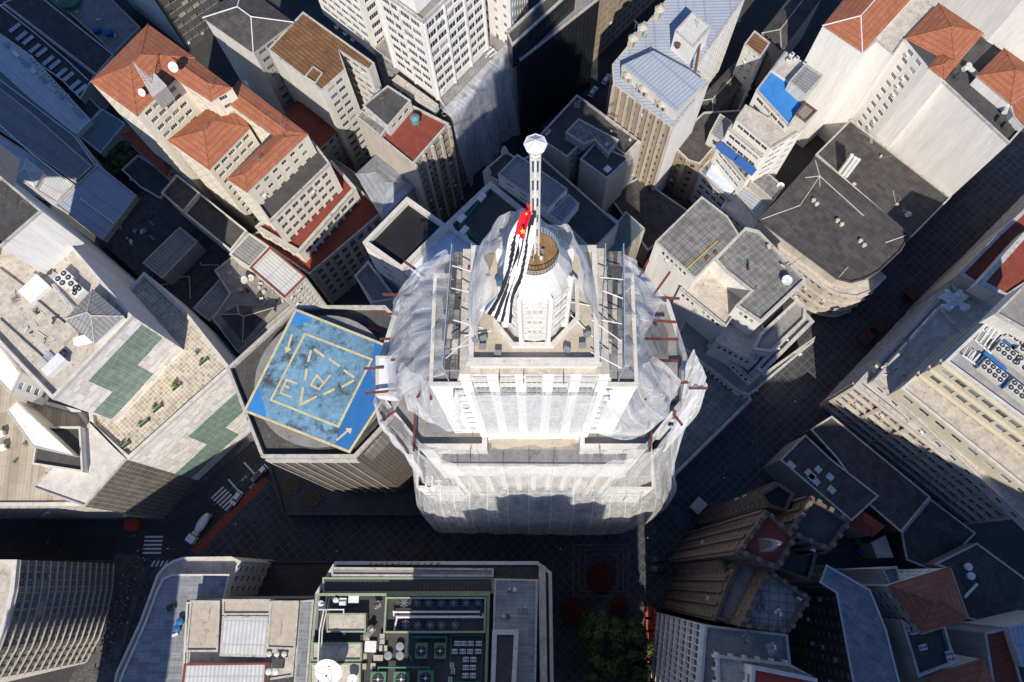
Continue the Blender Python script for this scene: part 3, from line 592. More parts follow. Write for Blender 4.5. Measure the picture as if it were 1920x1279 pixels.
# ---- far-left shaded low roofs
bld('warehouse','long low dark pitched warehouse with a pale fascia, top left','warehouse',[
 dict(p=[(5,5),(180,140),(213,102),(60,-20)],z=15,w='beige',r='slatetile',ph=.4,pm='coping')])
bld('low_block','low flat concrete yard roof with blue water barrels, top left','building',[
 dict(p=[(70,-30),(213,100),(262,50),(170,-40)],z=9,w='greywall',r='concrete',ph=.4)])
bld('sawtooth_hall','low dark hall with rows of pale skylights on the far left','warehouse',[
 dict(p=[(-40,10),(8,8),(178,140),(150,185),(115,150),(-40,40)],z=12,w='greywall',r='slatetile',ph=.3,pm='copinglight')])
bld('market_hall','long pale grey ribbed metal roof hall with a darker lower half, far left','warehouse',[
 dict(p=[(-60,20),(60,105),(170,225),(143,252),(60,185),(-60,80)],z=14,w='offwhite',r='corrwhite',ph=.3,pm='copinglight'),
 dict(p=[(143,252),(170,225),(190,205),(150,165),(112,132),(60,105)],z=9,w='greywall',r='bitumen',ph=.3)])
bld('market_hall','long grey-brown roof strip edged with white gutters, far left','warehouse',[
 dict(p=[(-60,75),(60,186),(143,252),(183,306),(178,318),(60,215),(-60,120)],z=13,w='offwhite',r='corrgrey',ph=.35,pm='copinglight')])
bld('barrel_hall','long dark blue-grey rounded roof hall, far left','warehouse',[
 dict(p=[(-60,118),(60,212),(172,312),(140,342),(60,285),(-60,205)],z=15,w='greywall',r='corrgrey',ph=.2)])
bld('white_hall','white-grey roof with small dark windows and a glazed pyramid, far left','warehouse',[
 dict(p=[(-60,215),(60,290),(138,345),(105,380),(40,340),(-60,290)],z=14,w='offwhite',r='corrwhite',ph=.2)])
bld('teal_hall','teal corrugated roof beside the garden tree','warehouse',[
 dict(p=[(145,252),(192,204),(235,231),(188,287)],z=12,w='greywall',r='corrteal',ph=.1)])
bld('metal_roof_hall','wide flat blue-grey metal roof with one white seam on the left','warehouse',[
 dict(p=[(183,308),(256,366),(193,450),(103,384)],z=15,w='beige',r='corrblue',ph=.3,pm='coping')])
# ---- dark roof jumble left of centre
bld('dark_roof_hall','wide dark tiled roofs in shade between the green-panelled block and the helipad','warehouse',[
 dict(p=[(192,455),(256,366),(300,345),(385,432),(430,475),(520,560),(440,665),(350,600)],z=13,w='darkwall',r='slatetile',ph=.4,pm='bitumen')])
bld('long_shed','raised shed with a grey ribbed roof standing on the dark tiled roofs','shed',[
 dict(p=[(267,493),(337,425),(371,453),(304,522)],z=19,z0=12,w='greywall',r='corrgrey',ph=.05)])
bld('long_shed','lower ribbed grey roof beside the satellite dish cluster','shed',[
 dict(p=[(362,578),(428,505),(455,535),(392,602)],z=18,z0=12,w='greywall',r='corrgrey',ph=.05)])
bld('dark_roof_hall','near-black flat roof pits beside the helipad parapet','building',[
 dict(p=[(395,622),(418,600),(452,640),(433,682)],z=11,w='darkwall',r='black',ph=.6)])
bld('row_house','narrow cream row with a netted light well and a dark hipped end','house',[
 dict(p=[(302,361),(331,327),(373,361),(343,397)],z=27,w='offwhite',r='slatetile',ph=.5,pm='coping'),
 dict(p=[(343,397),(373,361),(462,432),(432,470)],z=26,w='offwhite',r='bitumen',ph=.9,pm='copinglight')])
bld('row_house','row house with grey corrugated roof framed in cream','house',[
 dict(p=[(430,477),(467,437),(504,462),(468,502)],z=26,w='cream',r='corrgrey',ph=.3,pm='copinglight')])
bld('row_house','row house with pale corrugated roof framed in red tiles','house',[
 dict(p=[(468,502),(506,463),(573,518),(533,558)],z=27,w='offwhite',r='corrwhite',ph=.35,pm='redtile',win=(1.2,1.2,1.6,2.6,'framewhite',(2,2)))])
bld('cluttered_block','lower cluttered roof with dishes between the row houses and the helipad','building',[
 dict(p=[(402,507),(438,478),(535,560),(548,572),(445,660),(398,598),(430,550)],z=20,w='beige',r='concrete',ph=.6)])
bld('low_block','small dark hipped roof with chimney beside the helipad corner','building',[
 dict(p=[(415,590),(445,575),(510,578),(455,640)],z=23,w='beige',r='slatetile',hip=1,ridge='coping')])
# ---- green and white panelled block
bld('panelled_block','white block clad in white and green glass tiles with a planted tiled terrace','office block',[
 dict(p=[(247,592),(98,748),(42,690),(-80,560),(-160,440),(-90,250),(77,395)],z=65,w='offwhite',r='lightconc',ph=1.2,pt=.6,pm='copinglight',eg={0:dict(m='whitetile')}),
 dict(p=[(77,395),(0,462),(-70,400),(0,330)],z=79,z0=63,w='white',r='bitumen',ph=.6,win=(2.4,2.4,3.2,5,'frame',(4,3),6,'glass',1)),
 dict(p=[(432,690),(240,862),(170,800),(150,640),(270,510),(345,580)],z=40,w='offwhite',r='tiles_floor',ph=1.1,pt=.8,pm='copinglight',eg={0:dict(m='whitetile')}),
 dict(p=[(238,860),(158,950),(60,915),(170,790)],z=40,w='white',r='copinglight',ph=.4,eg={0:dict(m='curtain')}),
])
def panel(root,name,p0,p1,u0,u1,z0,z1,m,off=.06,lab=None):
    p0=Vector(p0[:2]);p1=Vector(p1[:2]);e=p1-p0; L=e.length; e/=L; n=Vector((e.y,-e.x))
    if ((p0+p1)/2).dot(n)>0: n=-n
    a=p0+e*L*u0+n*off/2; b_=p0+e*L*u1+n*off/2; c=(a+b_)/2; q=MB(); q.box((c.x,c.y,z0),((b_-a).length,off,z1-z0),m,math.atan2(e.y,e.x))
    o=q.obj(name,root)
    if lab: o['label']=lab
    return o
root=[o for o in bpy.data.objects if o.get('label','').startswith('white block clad')][0]
a,b_=P(98,748,65),P(247,592,65)
panel(root,'green_panel',a,b_,.28,.98,50,60,'greentile'); panel(root,'green_panel',a,b_,.02,.62,42,50,'greentile',.09)
a,b_=P(240,862,40),P(432,690,40)
panel(root,'green_panel',a,b_,.35,1.0,15,27,'greentile'); panel(root,'green_panel',a,b_,.0,.55,5,15,'greentile',.09)
bld('beige_block','pale block with curved beige roof edge and planted roof terrace at the left edge','office block',[
 dict(p=[(160,948),(172,800),(150,770),(40,740),(-200,560),(-400,700),(-300,950)],z=38,w='beige',r='plank',ph=.5,pt=.8,pm='copinglight',win=(2,1.2,2.4,3.3,'frame')),
 dict(p=[(70,800),(150,800),(155,885),(60,870)],z=42,z0=37,w='white',r='bitumen',ph=.8,pm='copinglight'),
 dict(p=[(12,770),(30,750),(140,855),(60,838)],z=44,z0=37,w='cream',r='white',ph=.1),
 dict(p=[(-60,650),(20,740),(40,700),(-20,620)],z=50,z0=37,w='white',r='white',ph=.1,win=(1.6,1.5,2.2,3,'framewhite',(3,2)))])
# ---- curved glazed block bottom left
cv=[(217,1057),(214,1105),(205,1150),(190,1195),(166,1240)]
root=bld('curved_block','curved block wrapped in pale vertical fins and many window bands, bottom left corner','apartment block',[
 dict(w2=[P(x,y,0).xy for x,y in [(217,1057)]+cv[1:]+[(20,1275),(-150,1300),(-150,1055),(100,1057)]],z=43,w='curtain',r='lightconc',ph=1.0,pt=1.0,pm='copinglight',
  win=(1.25,1.7,1.7,2.9,'frame',(2,2),.3),band=(2.9,.28,.35,'beige'))])
# ---- bottom row
bld('corner_block','grey-blue shingled block with a rounded stone corner beside the crossing','building',[
 dict(p=[(217,1262),(262,1165),(287,1097),(294,1078),(306,1063),(322,1052),(342,1045),(433,1044),(451,1052),(420,1119),(352,1130),(343,1300),(210,1300)],z=31,w='offwhite',r='lightconc',ph=.8,pt=.5,pm='copinglight',win=(1.3,1.8,2.5,4,'frame')),
 dict(p=[(229,1262),(272,1165),(295,1103),(305,1085),(322,1077),(430,1077),(420,1124),(352,1132),(343,1300),(215,1300)],z=33,z0=30,w='offwhite',r='shingle',ph=.35,pm='copinglight')])
bld('patchwork_block','block with sunlit ochre flat roofs around pale corrugated sheets','building',[
 dict(p=[(357,1126),(560,1127),(549,1268),(345,1300)],z=36,w='beige',r='lightconc',ph=.3,pm='coping'),
 dict(p=[(357,1126),(412,1127),(408,1222),(348,1222)],z=38,z0=35,w='beige',r='terrace',ph=.35,pm='coping'),
 dict(p=[(417,1124),(508,1124),(506,1153),(417,1153)],z=38,z0=35,w='beige',r='terrace',ph=.4,pm='coping'),
 dict(p=[(507,1127),(560,1127),(553,1218),(500,1216)],z=38.3,z0=35,w='beige',r='terrace',ph=.3,pm='coping'),
 dict(p=[(417,1156),(503,1156),(499,1232),(412,1230)],z=37.6,z0=35,w='beige',r='corrwhite',ph=.02),
 dict(p=[(345,1245),(500,1243),(496,1310),(338,1310)],z=38.4,z0=35,w='beige',r='corrwhite',ph=.3,pm='redtile')])
bld('slate_strip','narrow sloping grey slate roof between the ochre roofs and the green steel frame','building',[
 dict(p=[(561,1127),(588,1125),(574,1300),(550,1300)],z=37.2,w='greywall',r='shingle',ph=.02)])
bld('low_block','dark sunken roof yard between the rounded corner and the long plant roof block','building',[
 dict(p=[(450,1052),(630,1052),(630,1127),(430,1127)],z=9,w='darkwall',r='bitumen',ph=.8,pm='bitumen')])
bld('low_block','taller dark wall with planted ledge closing the sunken roof yard','building',[
 dict(p=[(432,1119),(600,1119),(600,1130),(420,1130)],z=30,w='darkwall',r='bitumen',ph=.1)])
bld('plant_roof_block','long block with green-framed roof plant facing the foot of the netted tower','office block',[
 dict(p=[(628,1053),(1008,1053),(1034,1073),(1038,1310),(590,1310),(590,1115)],z=36,w='offwhite',r='bitumen',ph=.9,pt=.7,pm='copinglight',win=(1.5,2,2.8,4,'frame')),
 dict(p=[(605,1083),(925,1083),(925,1112),(605,1112)],z=37,z0=34,w='darkwall',r='corrdark',ph=.3,pm='greenframe'),
 dict(p=[(622,1064),(925,1066),(925,1081),(622,1080)],z=37.5,z0=34,w='offwhite',r='concrete',ph=.4,pm='coping'),
 dict(p=[(592,1113),(918,1113),(912,1310),(575,1310)],z=39,z0=34,w='greywall',r='bitumen',ph=1.2,pt=.5,pm='greenframe'),
 dict(p=[(927,1085),(1008,1087),(1004,1300),(922,1300)],z=39.5,z0=34,w='beige',r='shingle',ph=.3,pm='coping'),
 dict(p=[(1012,1058),(1022,1062),(1026,1310),(1014,1310),(1010,1085)],z=38.5,z0=34,w='beige',r='lightconc',ph=.1,pm='coping'),
 dict(p=[(924,1182),(972,1182),(966,1300),(920,1300)],z=42,z0=38,w='white',r='bitumen',ph=.6,pt=.9,pm='copinglight')])
# ---- bottom right
def merlons(root,pts,z,s=.9,h=1.3,gap=1.9,m='greywall'):
    pts=ccw(pts); n=len(pts); k=0
    for i in range(n):
        A,B_=Vector(pts[i]),Vector(pts[(i+1)%n]); L=(B_-A).length; c=max(1,int(L/gap)); e=(B_-A)/L
        for j in range(c):
            p=A+e*(L*(j+.5)/c)
            if k<100: q=MB(); q.box((p.x,p.y,z-.02),(s,s,h*random.uniform(.8,1.1)),m,math.atan2(e.y,e.x)); q.obj('merlon',root); k+=1
root=bld('gothic_tower','brown castle-like tower block with crenellated turrets and a dark red square roof','tower block',[
 dict(p=[(1437,957),(1492,1008),(1458,1068),(1383,1034)],z=75,w='brownstone',r='gothicred',ph=1.2,pt=.6,pm='brownstone',win=(1.1,1.8,1.7,3.3,'frame',(1,2)),pil=(3.2,.6,.5,'brownstone')),
 dict(p=[(1522,930),(1594,978),(1556,1033),(1480,1000)],z=75,w='brownstone',r='bitumen',ph=1.2,pt=.6,pm='brownstone',win=(1.1,1.8,2.2,3.3,'frame',(1,2)),pil=(3,.6,.5,'brownstone')),
 dict(p=[(1440,1068),(1520,1122),(1480,1186),(1388,1174)],z=71,w='brownstone',r='slab',ph=1.2,pt=.6,pm='brownstone',win=(1.1,1.8,2.2,3.3,'frame',(1,2))),
 dict(p=[(1460,905),(1490,925),(1475,960),(1440,950),(1425,925)],z=66,w='brownstone',r='black',ph=.8,pt=.6,pm='brownstone',win=(1.1,1.8,1.8,3.3,'frame',(1,2)),pil=(3,.6,.5,'brownstone')),
 dict(p=[(1395,1040),(1443,1066),(1392,1172),(1340,1160),(1368,1085)],z=63,w='brownstone',r='concrete',ph=1,pt=.6,pm='brownstone',win=(1.0,1.8,1.7,3.3,'frame',(1,2)),pil=(2.6,.6,.5,'brownstone')),
 dict(p=[(1398,985),(1440,962),(1462,1055),(1440,1072),(1372,1105),(1352,1050)],z=57,w='brownstone',r='concrete',ph=.8,pt=.6,pm='brownstone',win=(1.0,1.8,1.7,3.3,'frame',(1,2))),
 dict(p=[(1492,1008),(1535,1030),(1518,1090),(1458,1068)],z=60,w='brownstone',r='slatetile',ph=1,pt=.6,pm='brownstone')])
for pp,zz in (([(1437,957),(1492,1008),(1458,1068),(1383,1034)],75),([(1522,930),(1594,978),(1556,1033),(1480,1000)],75),([(1440,1068),(1520,1122),(1480,1186),(1388,1174)],71)):
    merlons(root,[tuple(p) for p in inset(ccw(poly_world(pp,zz)),.25)],zz,s=.8,h=.9,gap=2.0,m='merlon')
bld('white_grid_block','dark flat-roofed block with a facade of white fins and slabs along the square','office block',[
 dict(p=[(1323,1172),(1477,1190),(1484,1243),(1318,1224),(1316,1340),(1500,1340),(1500,1190)][:1]+[(1477,1190),(1484,1260),(1484,1340),(1310,1340)],z=62,w='darkwall',r='concrete',ph=.8,pt=.4,eg={4:dict(m='blackgrid',band=(6.8,.7,.8,'white'),pil=(1.35,.16,.6,'white'))})])
bld('white_office','white balconied block with a red painted roof at the bottom edge','building',[
 dict(p=[(1412,1250),(1532,1274),(1532,1360),(1405,1360)],z=70,z0=0,w='white',r='redpaint',ph=.7,pt=.5,pm='copinglight',win=(1.4,1.8,2.6,3.3,'frame')),
 dict(p=[(1345,1229),(1480,1245),(1534,1274),(1412,1250),(1405,1360),(1350,1360)],z=64.5,w='white',r='lightconc',ph=.8,pt=.4,pm='copinglight',win=(1.4,1.8,2.6,3.3,'frame'),pil=(2.6,.5,.5,'white'))])
bld('low_hall','patched dark roof with pale skylight sheets and a pale side wall, behind the gothic tower','building',[
 dict(p=[(1463,862),(1510,815),(1560,862),(1648,930),(1597,977)],z=17,w='greywall',r='slatetile',ph=.3,pm='coping')])
bld('low_hall','dark hipped roof strip between the patched roof and the large cream block','building',[
 dict(p=[(1520,805),(1560,780),(1745,932),(1690,998),(1632,948),(1570,860)],z=15,w='darkwall',r='slatetile',ph=.3)])
bld('low_block','small dark red hipped roof deep behind the gothic turrets','building',[
 dict(p=[(1592,985),(1613,956),(1657,987),(1636,1005)],z=15,w='greywall',r='redtile',hip=1)])
bld('low_block','narrow bluish white roof slab in the shaded yard','building',[
 dict(p=[(1634,1018),(1660,1004),(1675,1045),(1645,1046)],z=9,w='greywall',r='lightconc',ph=.1)])
bld('low_hall','broad black roofs in shade left of the large cream block','building',[
 dict(p=[(1690,1000),(1745,935),(1830,1000),(1790,1040),(1750,1070),(1700,1050)],z=11,w='darkwall',r='slatetile',ph=.3)])
bld('low_hall','dark roof behind a pale slanting wall with roof tanks, lower right','building',[
 dict(p=[(1752,1058),(1832,1018),(1930,1090),(2000,1180),(1900,1180),(1815,1160),(1782,1068)],z=17,w='greywall',r='slatetile',ph=.5,pm='coping')])
bld('slate_block','blue-grey standing seam roof and dark windowed wall beside the gothic tower','building',[
 dict(p=[(1550,1059),(1632,1106),(1662,1180),(1695,1310),(1605,1310),(1568,1112),(1537,1092)],z=40,w='darkwall',r='shingle',ph=.2,pm='copinglight',win=(1.3,1.8,2.6,3.5,'frame',(2,2)))])
bld('villa_block','tall narrow block with an orange hipped roof and a flat roof of condensers','building',[
 dict(p=[(1668,1099),(1780,1065),(1813,1159),(1729,1185)],z=42,w='offwhite',r='orange',hip=1,pitch=.4,win=(1.3,1.4,3,3.4,'frame')),
 dict(p=[(1653,1066),(1682,1062),(1700,1150),(1672,1105)],z=38,w='offwhite',r='concrete',ph=.8),
 dict(p=[(1690,1162),(1729,1185),(1772,1172),(1792,1243),(1722,1270)],z=39,w='offwhite',r='bitumen',ph=1.1,pt=.5,pm='coping')])
bld('low_block','orange-brown hipped roof cut by the bottom edge, lower right','building',[
 dict(p=[(1735,1272),(1842,1236),(1885,1330),(1760,1370)],z=38,w='offwhite',r='orange',hip=1)])
bld('low_block','dark red roof beside the bottom right corner','building',[
 dict(p=[(1847,1187),(1888,1178),(1925,1310),(1870,1330)],z=33,w='greywall',r='redtile',ph=.5,pm='coping')])
bld('low_block','light blue-grey metal roof at the bottom right corner','building',[
 dict(p=[(1890,1176),(2000,1150),(2040,1250),(1915,1250)],z=35,w='offwhite',r='corrblue',ph=.2)])
# ---- unseen blocks added just outside the frame to cast shade into it
def off(x0,x1,y0,y1,h,lab,z0=0):
    bld('office_tower',lab,'tower block',[dict(w2=[(x0,y0),(x1,y0),(x1,y1),(x0,y1)],z=h,z0=z0,w='beige',r='concrete',win=(1.6,1.6,4.5,6))])
off(-9,7,-60,-38,106,'tall narrow beige block outside the bottom edge, opposite the square')
off(-17,-9.2,-60,-40,93,'slim side wing of the tall block outside the bottom edge')
off(7.2,15,-60,-40,99,'lower side wing of the tall block outside the bottom edge')
off(-28,-17.2,-66,-40,84,'mid-height beige block outside the bottom edge, left of the tall one')
off(15.2,27.5,-66,-40,84,'mid-height beige block outside the bottom edge, right of the tall one')
off(30,61.9,-66,-42,126,'tallest beige block outside the bottom edge, right of centre')
off(62,165,-92,-62,110,'broad beige block outside the bottom right corner')
off(-116.5,-84,-86,-62,94,'broad beige block outside the bottom left corner')
off(-170,-119,62,92,140,'tall beige slab rising outside the left edge behind the panelled block',63.9)
off(-250,-156,18,44,150,'huge beige slab outside the left edge')
# ================================================================== NETTED TOWER
def T(px,py,D): return P(px,py,H-D)
def rect(x0,x1,y0,y1): return [(x0,y0),(x1,y0),(x1,y1),(x0,y1)]
def mir(l): return l+[(2000-x,y) for x,y in reversed(l)]
mid=[T(x,y,122).xy for x,y in mir([(912,818),(912,840),(785,840),(712,748),(712,668),(745,565),(830,478)])]
TW=(1.85,1.5,3.1,2.6,'framewhite',(3,1),.85,'glass',12)
root=bld('skyscraper','tall white stepped tower wrapped in torn white construction netting at the centre','skyscraper',[
 dict(w2=rect(-24.5,25,14.5,50),z=16,z0=0,w='greywall',r='lightconc',ph=.6,win=(1.5,2.2,3,4,'frame')),
 dict(w2=rect(-24,-15.2,17.9,44),z=60,z0=15,w='white',r='bitumen',ph=1.1,win=(1.3,1.8,3,3.3,'framewhite',(2,1)),pm='copinglight'),
 dict(w2=rect(15.2,24.5,17.9,44),z=60,z0=15,w='white',r='concrete',ph=1.1,win=(1.3,1.8,3,3.3,'framewhite',(2,1)),pm='copinglight'),
 dict(w2=mid,z=98,z0=15,w='white',r='concrete',ph=1.2,pt=.7,pm='copinglight',win=(1.5,1.7,4,3.6,'framewhite',(2,1))),
 dict(w2=rect(-15,15,18.7,24),z=81.5,z0=15,w='beige',r='slab',ph=0,win=(2.0,1.9,3.1,3.3,'framewhite',(3,1),.5),pil=(3.1,1.0,.5,'white')),
 dict(w2=rect(-15.4,15.6,18.0,22.5),z=92,z0=81,w='white',r='greywall',ph=.3,pt=.3,pm='copinglight',win=None),
 dict(w2=rect(-12.6,12.6,22.5,37),z=129,z0=96.5,w='white',r='concrete',ph=.5,pt=.4,pm='copinglight',win=(1.5,1.8,3.6,3.6,'framewhite',(2,1),1.4)),
 dict(w2=rect(-8.4,8.6,22.2,37.6),z=135.4,z0=96.5,w='offwhite',r='lightconc',ph=0,win=TW,pil=(3.1,1.25,.4,'white')),
 dict(w2=rect(-7.1,7.2,22.9,36.8),z=138,z0=135.3,w='cream',r='terrace',ph=.8,pt=.5,pm='copinglight',win=(.7,.6,1.5,9,'frame',(1,1),1.2,'glass',1)),
])
# recess ledge over the middle bays
b=MB(); b.box((0,21.4,95.3),(13.6,2.6,.25),'terrace'); b.obj('ledge',root)
# setback cornice
for z_,e_ in((133.6,.3),(137.5,.3),(80.9,.5)):
    b=MB(); x0,x1,y0,y1=((-8.4-e_,8.6+e_,22.1-e_,22.19) if z_<135 else (-7.1-e_,7.2+e_,22.8-e_,22.89)) if z_>120 else (-15.6-e_,15.8+e_,18.1-e_,19.2)
    if e_: b.prism(rect(x0,x1,y0,y1),z_,z_+.45,'copinglight',bot=True); b.obj('cornice',root)
# octagonal curb round the drum
oc=[T(x,y,82.6).xy for x,y in [(925,608),(960,652),(1037,652),(1086,600),(1084,530),(1045,488),(962,488),(927,530)]]
q=ccw(oc); i_=inset(q,.45); b=MB()
for k in range(8):
    j=(k+1)%8; a_,b2,c2,d_=q[k],q[j],i_[j],i_[k]
    b.poly([(*a_,137.2),(*b2,137.2),(*b2,138.1),(*a_,138.1)],'white'); b.poly([(*c2,137.2),(*d_,137.2),(*d_,138.1),(*c2,138.1)],'white'); b.poly([(*a_,138.1),(*b2,138.1),(*c2,138.1),(*d_,138.1)],'copinglight')
b.poly([(*p,137.24) for p in i_],'concrete'); b.obj('curb',root)
# octagonal drum
DX,DY=.15,28.6
def ringp(r,z,n=8,ph=math.pi/8): return [(DX+r*math.cos(ph+2*math.pi*k/n),DY+r*math.sin(ph+2*math.pi*k/n),z) for k in range(n)]
b=MB(); prof=[(3.3,137.2),(3.45,140.2),(3.6,141.2),(3.6,151.0),(3.3,152.3),(2.2,154.6)]
for (r0,z0),(r1,z1) in zip(prof,prof[1:]):
    A,B_=ringp(r0,z0,16),ringp(r1,z1,16)
    for k in range(16): b.poly([A[k],A[(k+1)%16],B_[(k+1)%16],B_[k]],'offwhite')
drum=b.obj('drum',root)
for k in range(8):           # corner fins, storey bands and windows
    a0=math.pi/8+k*math.pi/4; b=MB(); c=(DX+3.6*math.cos(a0),DY+3.6*math.sin(a0))
    b.box((c[0],c[1],137.3),(.75,.42,14.6),'white',a0); o=b.obj('fin'); link(o,drum)
    am=k*math.pi/4+math.pi/4
    for z_ in(141.4,144.5,147.6,150.2):
        rr=3.56
        if z_>150: continue
        b=MB(); e=(-math.sin(am),math.cos(am)); c=(DX+(rr+.02)*math.cos(am),DY+(rr+.02)*math.sin(am))
        b.box((c[0],c[1],z_+.6),(.14,1.75,1.1),'framewhite',am)
        for s_ in(-1,0,1): b.box((c[0]+e[0]*s_*.56+.06*math.cos(am),c[1]+e[1]*s_*.56+.06*math.sin(am),z_+.72),(.1,.42,.85),'beige',am)
        o=b.obj('window'); link(o,drum)
    for z_ in(140.9,144.0,147.1,150.0):
        b=MB(); rr=3.5; c=(DX+(rr+.05)*math.cos(am),DY+(rr+.05)*math.sin(am)); b.box((c[0],c[1],z_),(.22,2.35,.22),'offwhite',am); o=b.obj('storey_band'); link(o,drum)
b=MB(); b.cyl((DX,DY,154.55),2.12,.12,'wood',28); b.obj('deck',root)
b=MB()
n=44
for k in range(n):
    a0=2*math.pi*k/n; a1=2*math.pi*(k+1)/n; c0=(DX+2.2*math.cos(a0),DY+2.2*math.sin(a0)); c1=(DX+2.2*math.cos(a1),DY+2.2*math.sin(a1))
    for z0,z1 in((154.6,154.72),(155.05,155.15),(155.5,155.62)): b.poly([(*c0,z0),(*c1,z0),(*c1,z1),(*c0,z1)],'scaffold')
    b.bar((*c0,154.6),(*c0,155.6),.045,'scaffold',4)
b.obj('railing',root)
# flag mast
mast=empty('flag_mast',(DX,DY,154.67),'slender white lattice mast with an octagonal umbrella cap on the round deck','mast')
for sx_ in(-.33,.33):
    for sy_ in(-.25,.25):
        b=MB(); b.bar((DX+sx_,DY+sy_,154.67),(DX+sx_*.95,DY+sy_*.95,172.6),.085,'dirtywhite',8); b.obj('pole',mast)
b=MB(); b.bar((DX,DY,154.67),(DX,DY,173.2),.12,'whitemetal',8); b.obj('pole',mast)
for k in range(6):
    z_=157.5+k*2.8; b=MB(); b.prism(rect(DX-.4,DX+.4,DY-.32,DY+.32),z_,z_+.12,'dirtywhite',bot=True); b.obj('brace',mast)
b=MB(); A=[(DX+.78*math.cos(k*math.pi/4),DY+.78*math.sin(k*math.pi/4),173.2) for k in range(8)]
B_=[(DX+.46*math.cos(k*math.pi/4),DY+.46*math.sin(k*math.pi/4),172.3) for k in range(8)]
for k in range(8):
    j=(k+1)%8; b.poly([A[k],A[j],(DX,DY,173.75)],'whitemetal'); b.bar(A[k],(DX,DY,173.76),.035,'dirtywhite',4); b.bar(A[k],A[j],.06,'whitemetal',5); b.bar(B_[k],B_[j],.06,'whitemetal',5); b.bar(A[k],B_[k],.04,'dirtywhite',4)
b.poly(B_[::-1],'dirtywhite'); b.obj('cap',mast)
for k in range(6):
    a0=k*1.05+.3; b=MB(); c=(DX+.75*math.cos(a0),DY-.1+.75*math.sin(a0)); b.cyl((c[0],c[1],154.7),.16,.34,'whitemetal' if k%2 else 'steel',8); b.bar((c[0],c[1],155),(DX,DY,156.1),.03,'dirtywhite',4)
    tag(b.obj('floodlight'),'small floodlight with its stay clamped round the mast foot','floodlight','floodlights round the mast foot')
# ---- sheets (flag and nets) from rows of points
def crom(p,t):
    n=len(p)-1; x=t*n; i=min(int(x),n-1); f=x-i; a=p[max(i-1,0)];b=p[i];c=p[i+1];d=p[min(i+2,n)]
    return b*1.0+(c-a)*(.5*f)+(a*2-b*5+c*4-d)*(.5*f*f)+(b*3-a-c*3+d)*(.5*f**3)
def sheet(rows,nu,nv,amp=.35,fu=7,fv=2,seed=0,m='net',name='netting',lab='',cat='netting',group='sheets of construction netting',mats=None,hem=0):
    rows=[[T(*p) for p in r] for r in rows]; out=[]
    rr=random.Random(seed); ph=[rr.uniform(0,6.28) for _ in range(8)]
    for i in range(nv+1):
        t=i/nv; row=[]
        for j in range(nu+1):
            s=j/nu; col=[crom(r,s) for r in rows]; row.append(crom(col,t))
        out.append(row)
    dis=[]
    for i in range(nv+1):
        for j in range(nu+1):
            a=out[i][max(j-1,0)];b_=out[i][min(j+1,nu)];c=out[max(i-1,0)][j];d=out[min(i+1,nv)][j]
            n=(b_-a).cross(d-c); n=n.normalized() if n.length>1e-6 else Vector((0,-1,0))
            s,t=j/nu,i/nv
            k=(math.sin(s*fu*6.28+ph[0]+1.5*math.sin(t*4+ph[1]))*.6+math.sin(s*fu*14+ph[2]+2*math.sin(t*6+ph[3]))*.3+math.sin(t*fv*6.28+ph[4]+3*math.sin(s*9+ph[5]))*.4)
            if hem and i==nv: k*=1; out_=Vector((0,0,math.sin(s*fu*5+ph[6])*hem))
            else: out_=Vector((0,0,0))
            dis.append(out[i][j]+n*amp*k*(.35+.65*math.sin(math.pi*min(1,t+.15)))+out_)
    g=[dis[i*(nu+1):(i+1)*(nu+1)] for i in range(nv+1)]
    b=MB()
    if mats:
        bb=0; b.v=[tuple(p) for p in dis]
        for i in range(nv):
            for j in range(nu):
                b.f.append((i*(nu+1)+j,i*(nu+1)+j+1,(i+1)*(nu+1)+j+1,(i+1)*(nu+1)+j)); b.m.append(b.mi(mats((j+.5)/nu,(i+.5)/nv)))
    else: b.grid(g,m)
    me=b.mesh(name); L=sum((g[nv//2][j+1]-g[nv//2][j]).length for j in range(nu)); Hh=sum((g[i+1][nu//2]-g[i][nu//2]).length for i in range(nv))
    uv=me.uv_layers['UVMap'].data
    for p in me.polygons:
        for li in p.loop_indices:
            v=me.loops[li].vertex_index; uv[li].uv=((v%(nu+1))/nu*L,(v//(nu+1))/nv*Hh)
    o=b.obj(name,None,True,me); tag(o,lab,cat,group if group else None); return o,g
# flag: rows go from the hoist (top) down to the fly, columns across the folded cloth
def flagm(u,v):
    if u<.55 and v<.33: return 'flagred' if u>.1 or v<.12 else 'flagwhite'
    k=(u*5+ .4*math.sin(v*5))%1; return 'flagblack' if k<.56 else 'flagwhite'
fl,g=sheet([[(991,383,56),(993,382,56.2),(995,384,56.4),(996,388,56.6)],
 [(979,405,57.2),(985,408,56.9),(991,410,57.0),(997,412,57.4)],
 [(963,438,59.2),(973,442,58.3),(985,446,58.4),(998,448,59)],
 [(955,465,60.6),(966,470,59.6),(980,470,59.8),(994,478,60.4)],
 [(945,505,62.4),(956,510,61.2),(966,512,61.6),(982,520,62.2)],
 [(935,545,64.4),(943,548,63),(951,552,63.4),(963,558,64)],
 [(900,583,66.6),(918,590,65),(936,602,65.4),(960,606,66)]],60,70,.5,2.6,1.2,4,name='flag',lab='black and white striped flag with red starred canton hanging folded from the mast',cat='flag',group=None,mats=flagm)
def star(parent,c,r,n_,tang):
    b=MB(); U=tang.normalized(); V=n_.cross(U).normalized(); pts=[]
    for k in range(10):
        rr=r if k%2==0 else r*.42; a0=math.pi/2+k*math.pi/5; pts.append(c+U*rr*math.cos(a0)+V*rr*math.sin(a0))
    for k in range(10): b.poly([c,pts[k],pts[(k+1)%10]],'flagyellow')
    o=b.obj('star'); link(o,parent)
camv=Vector((0,0,H))
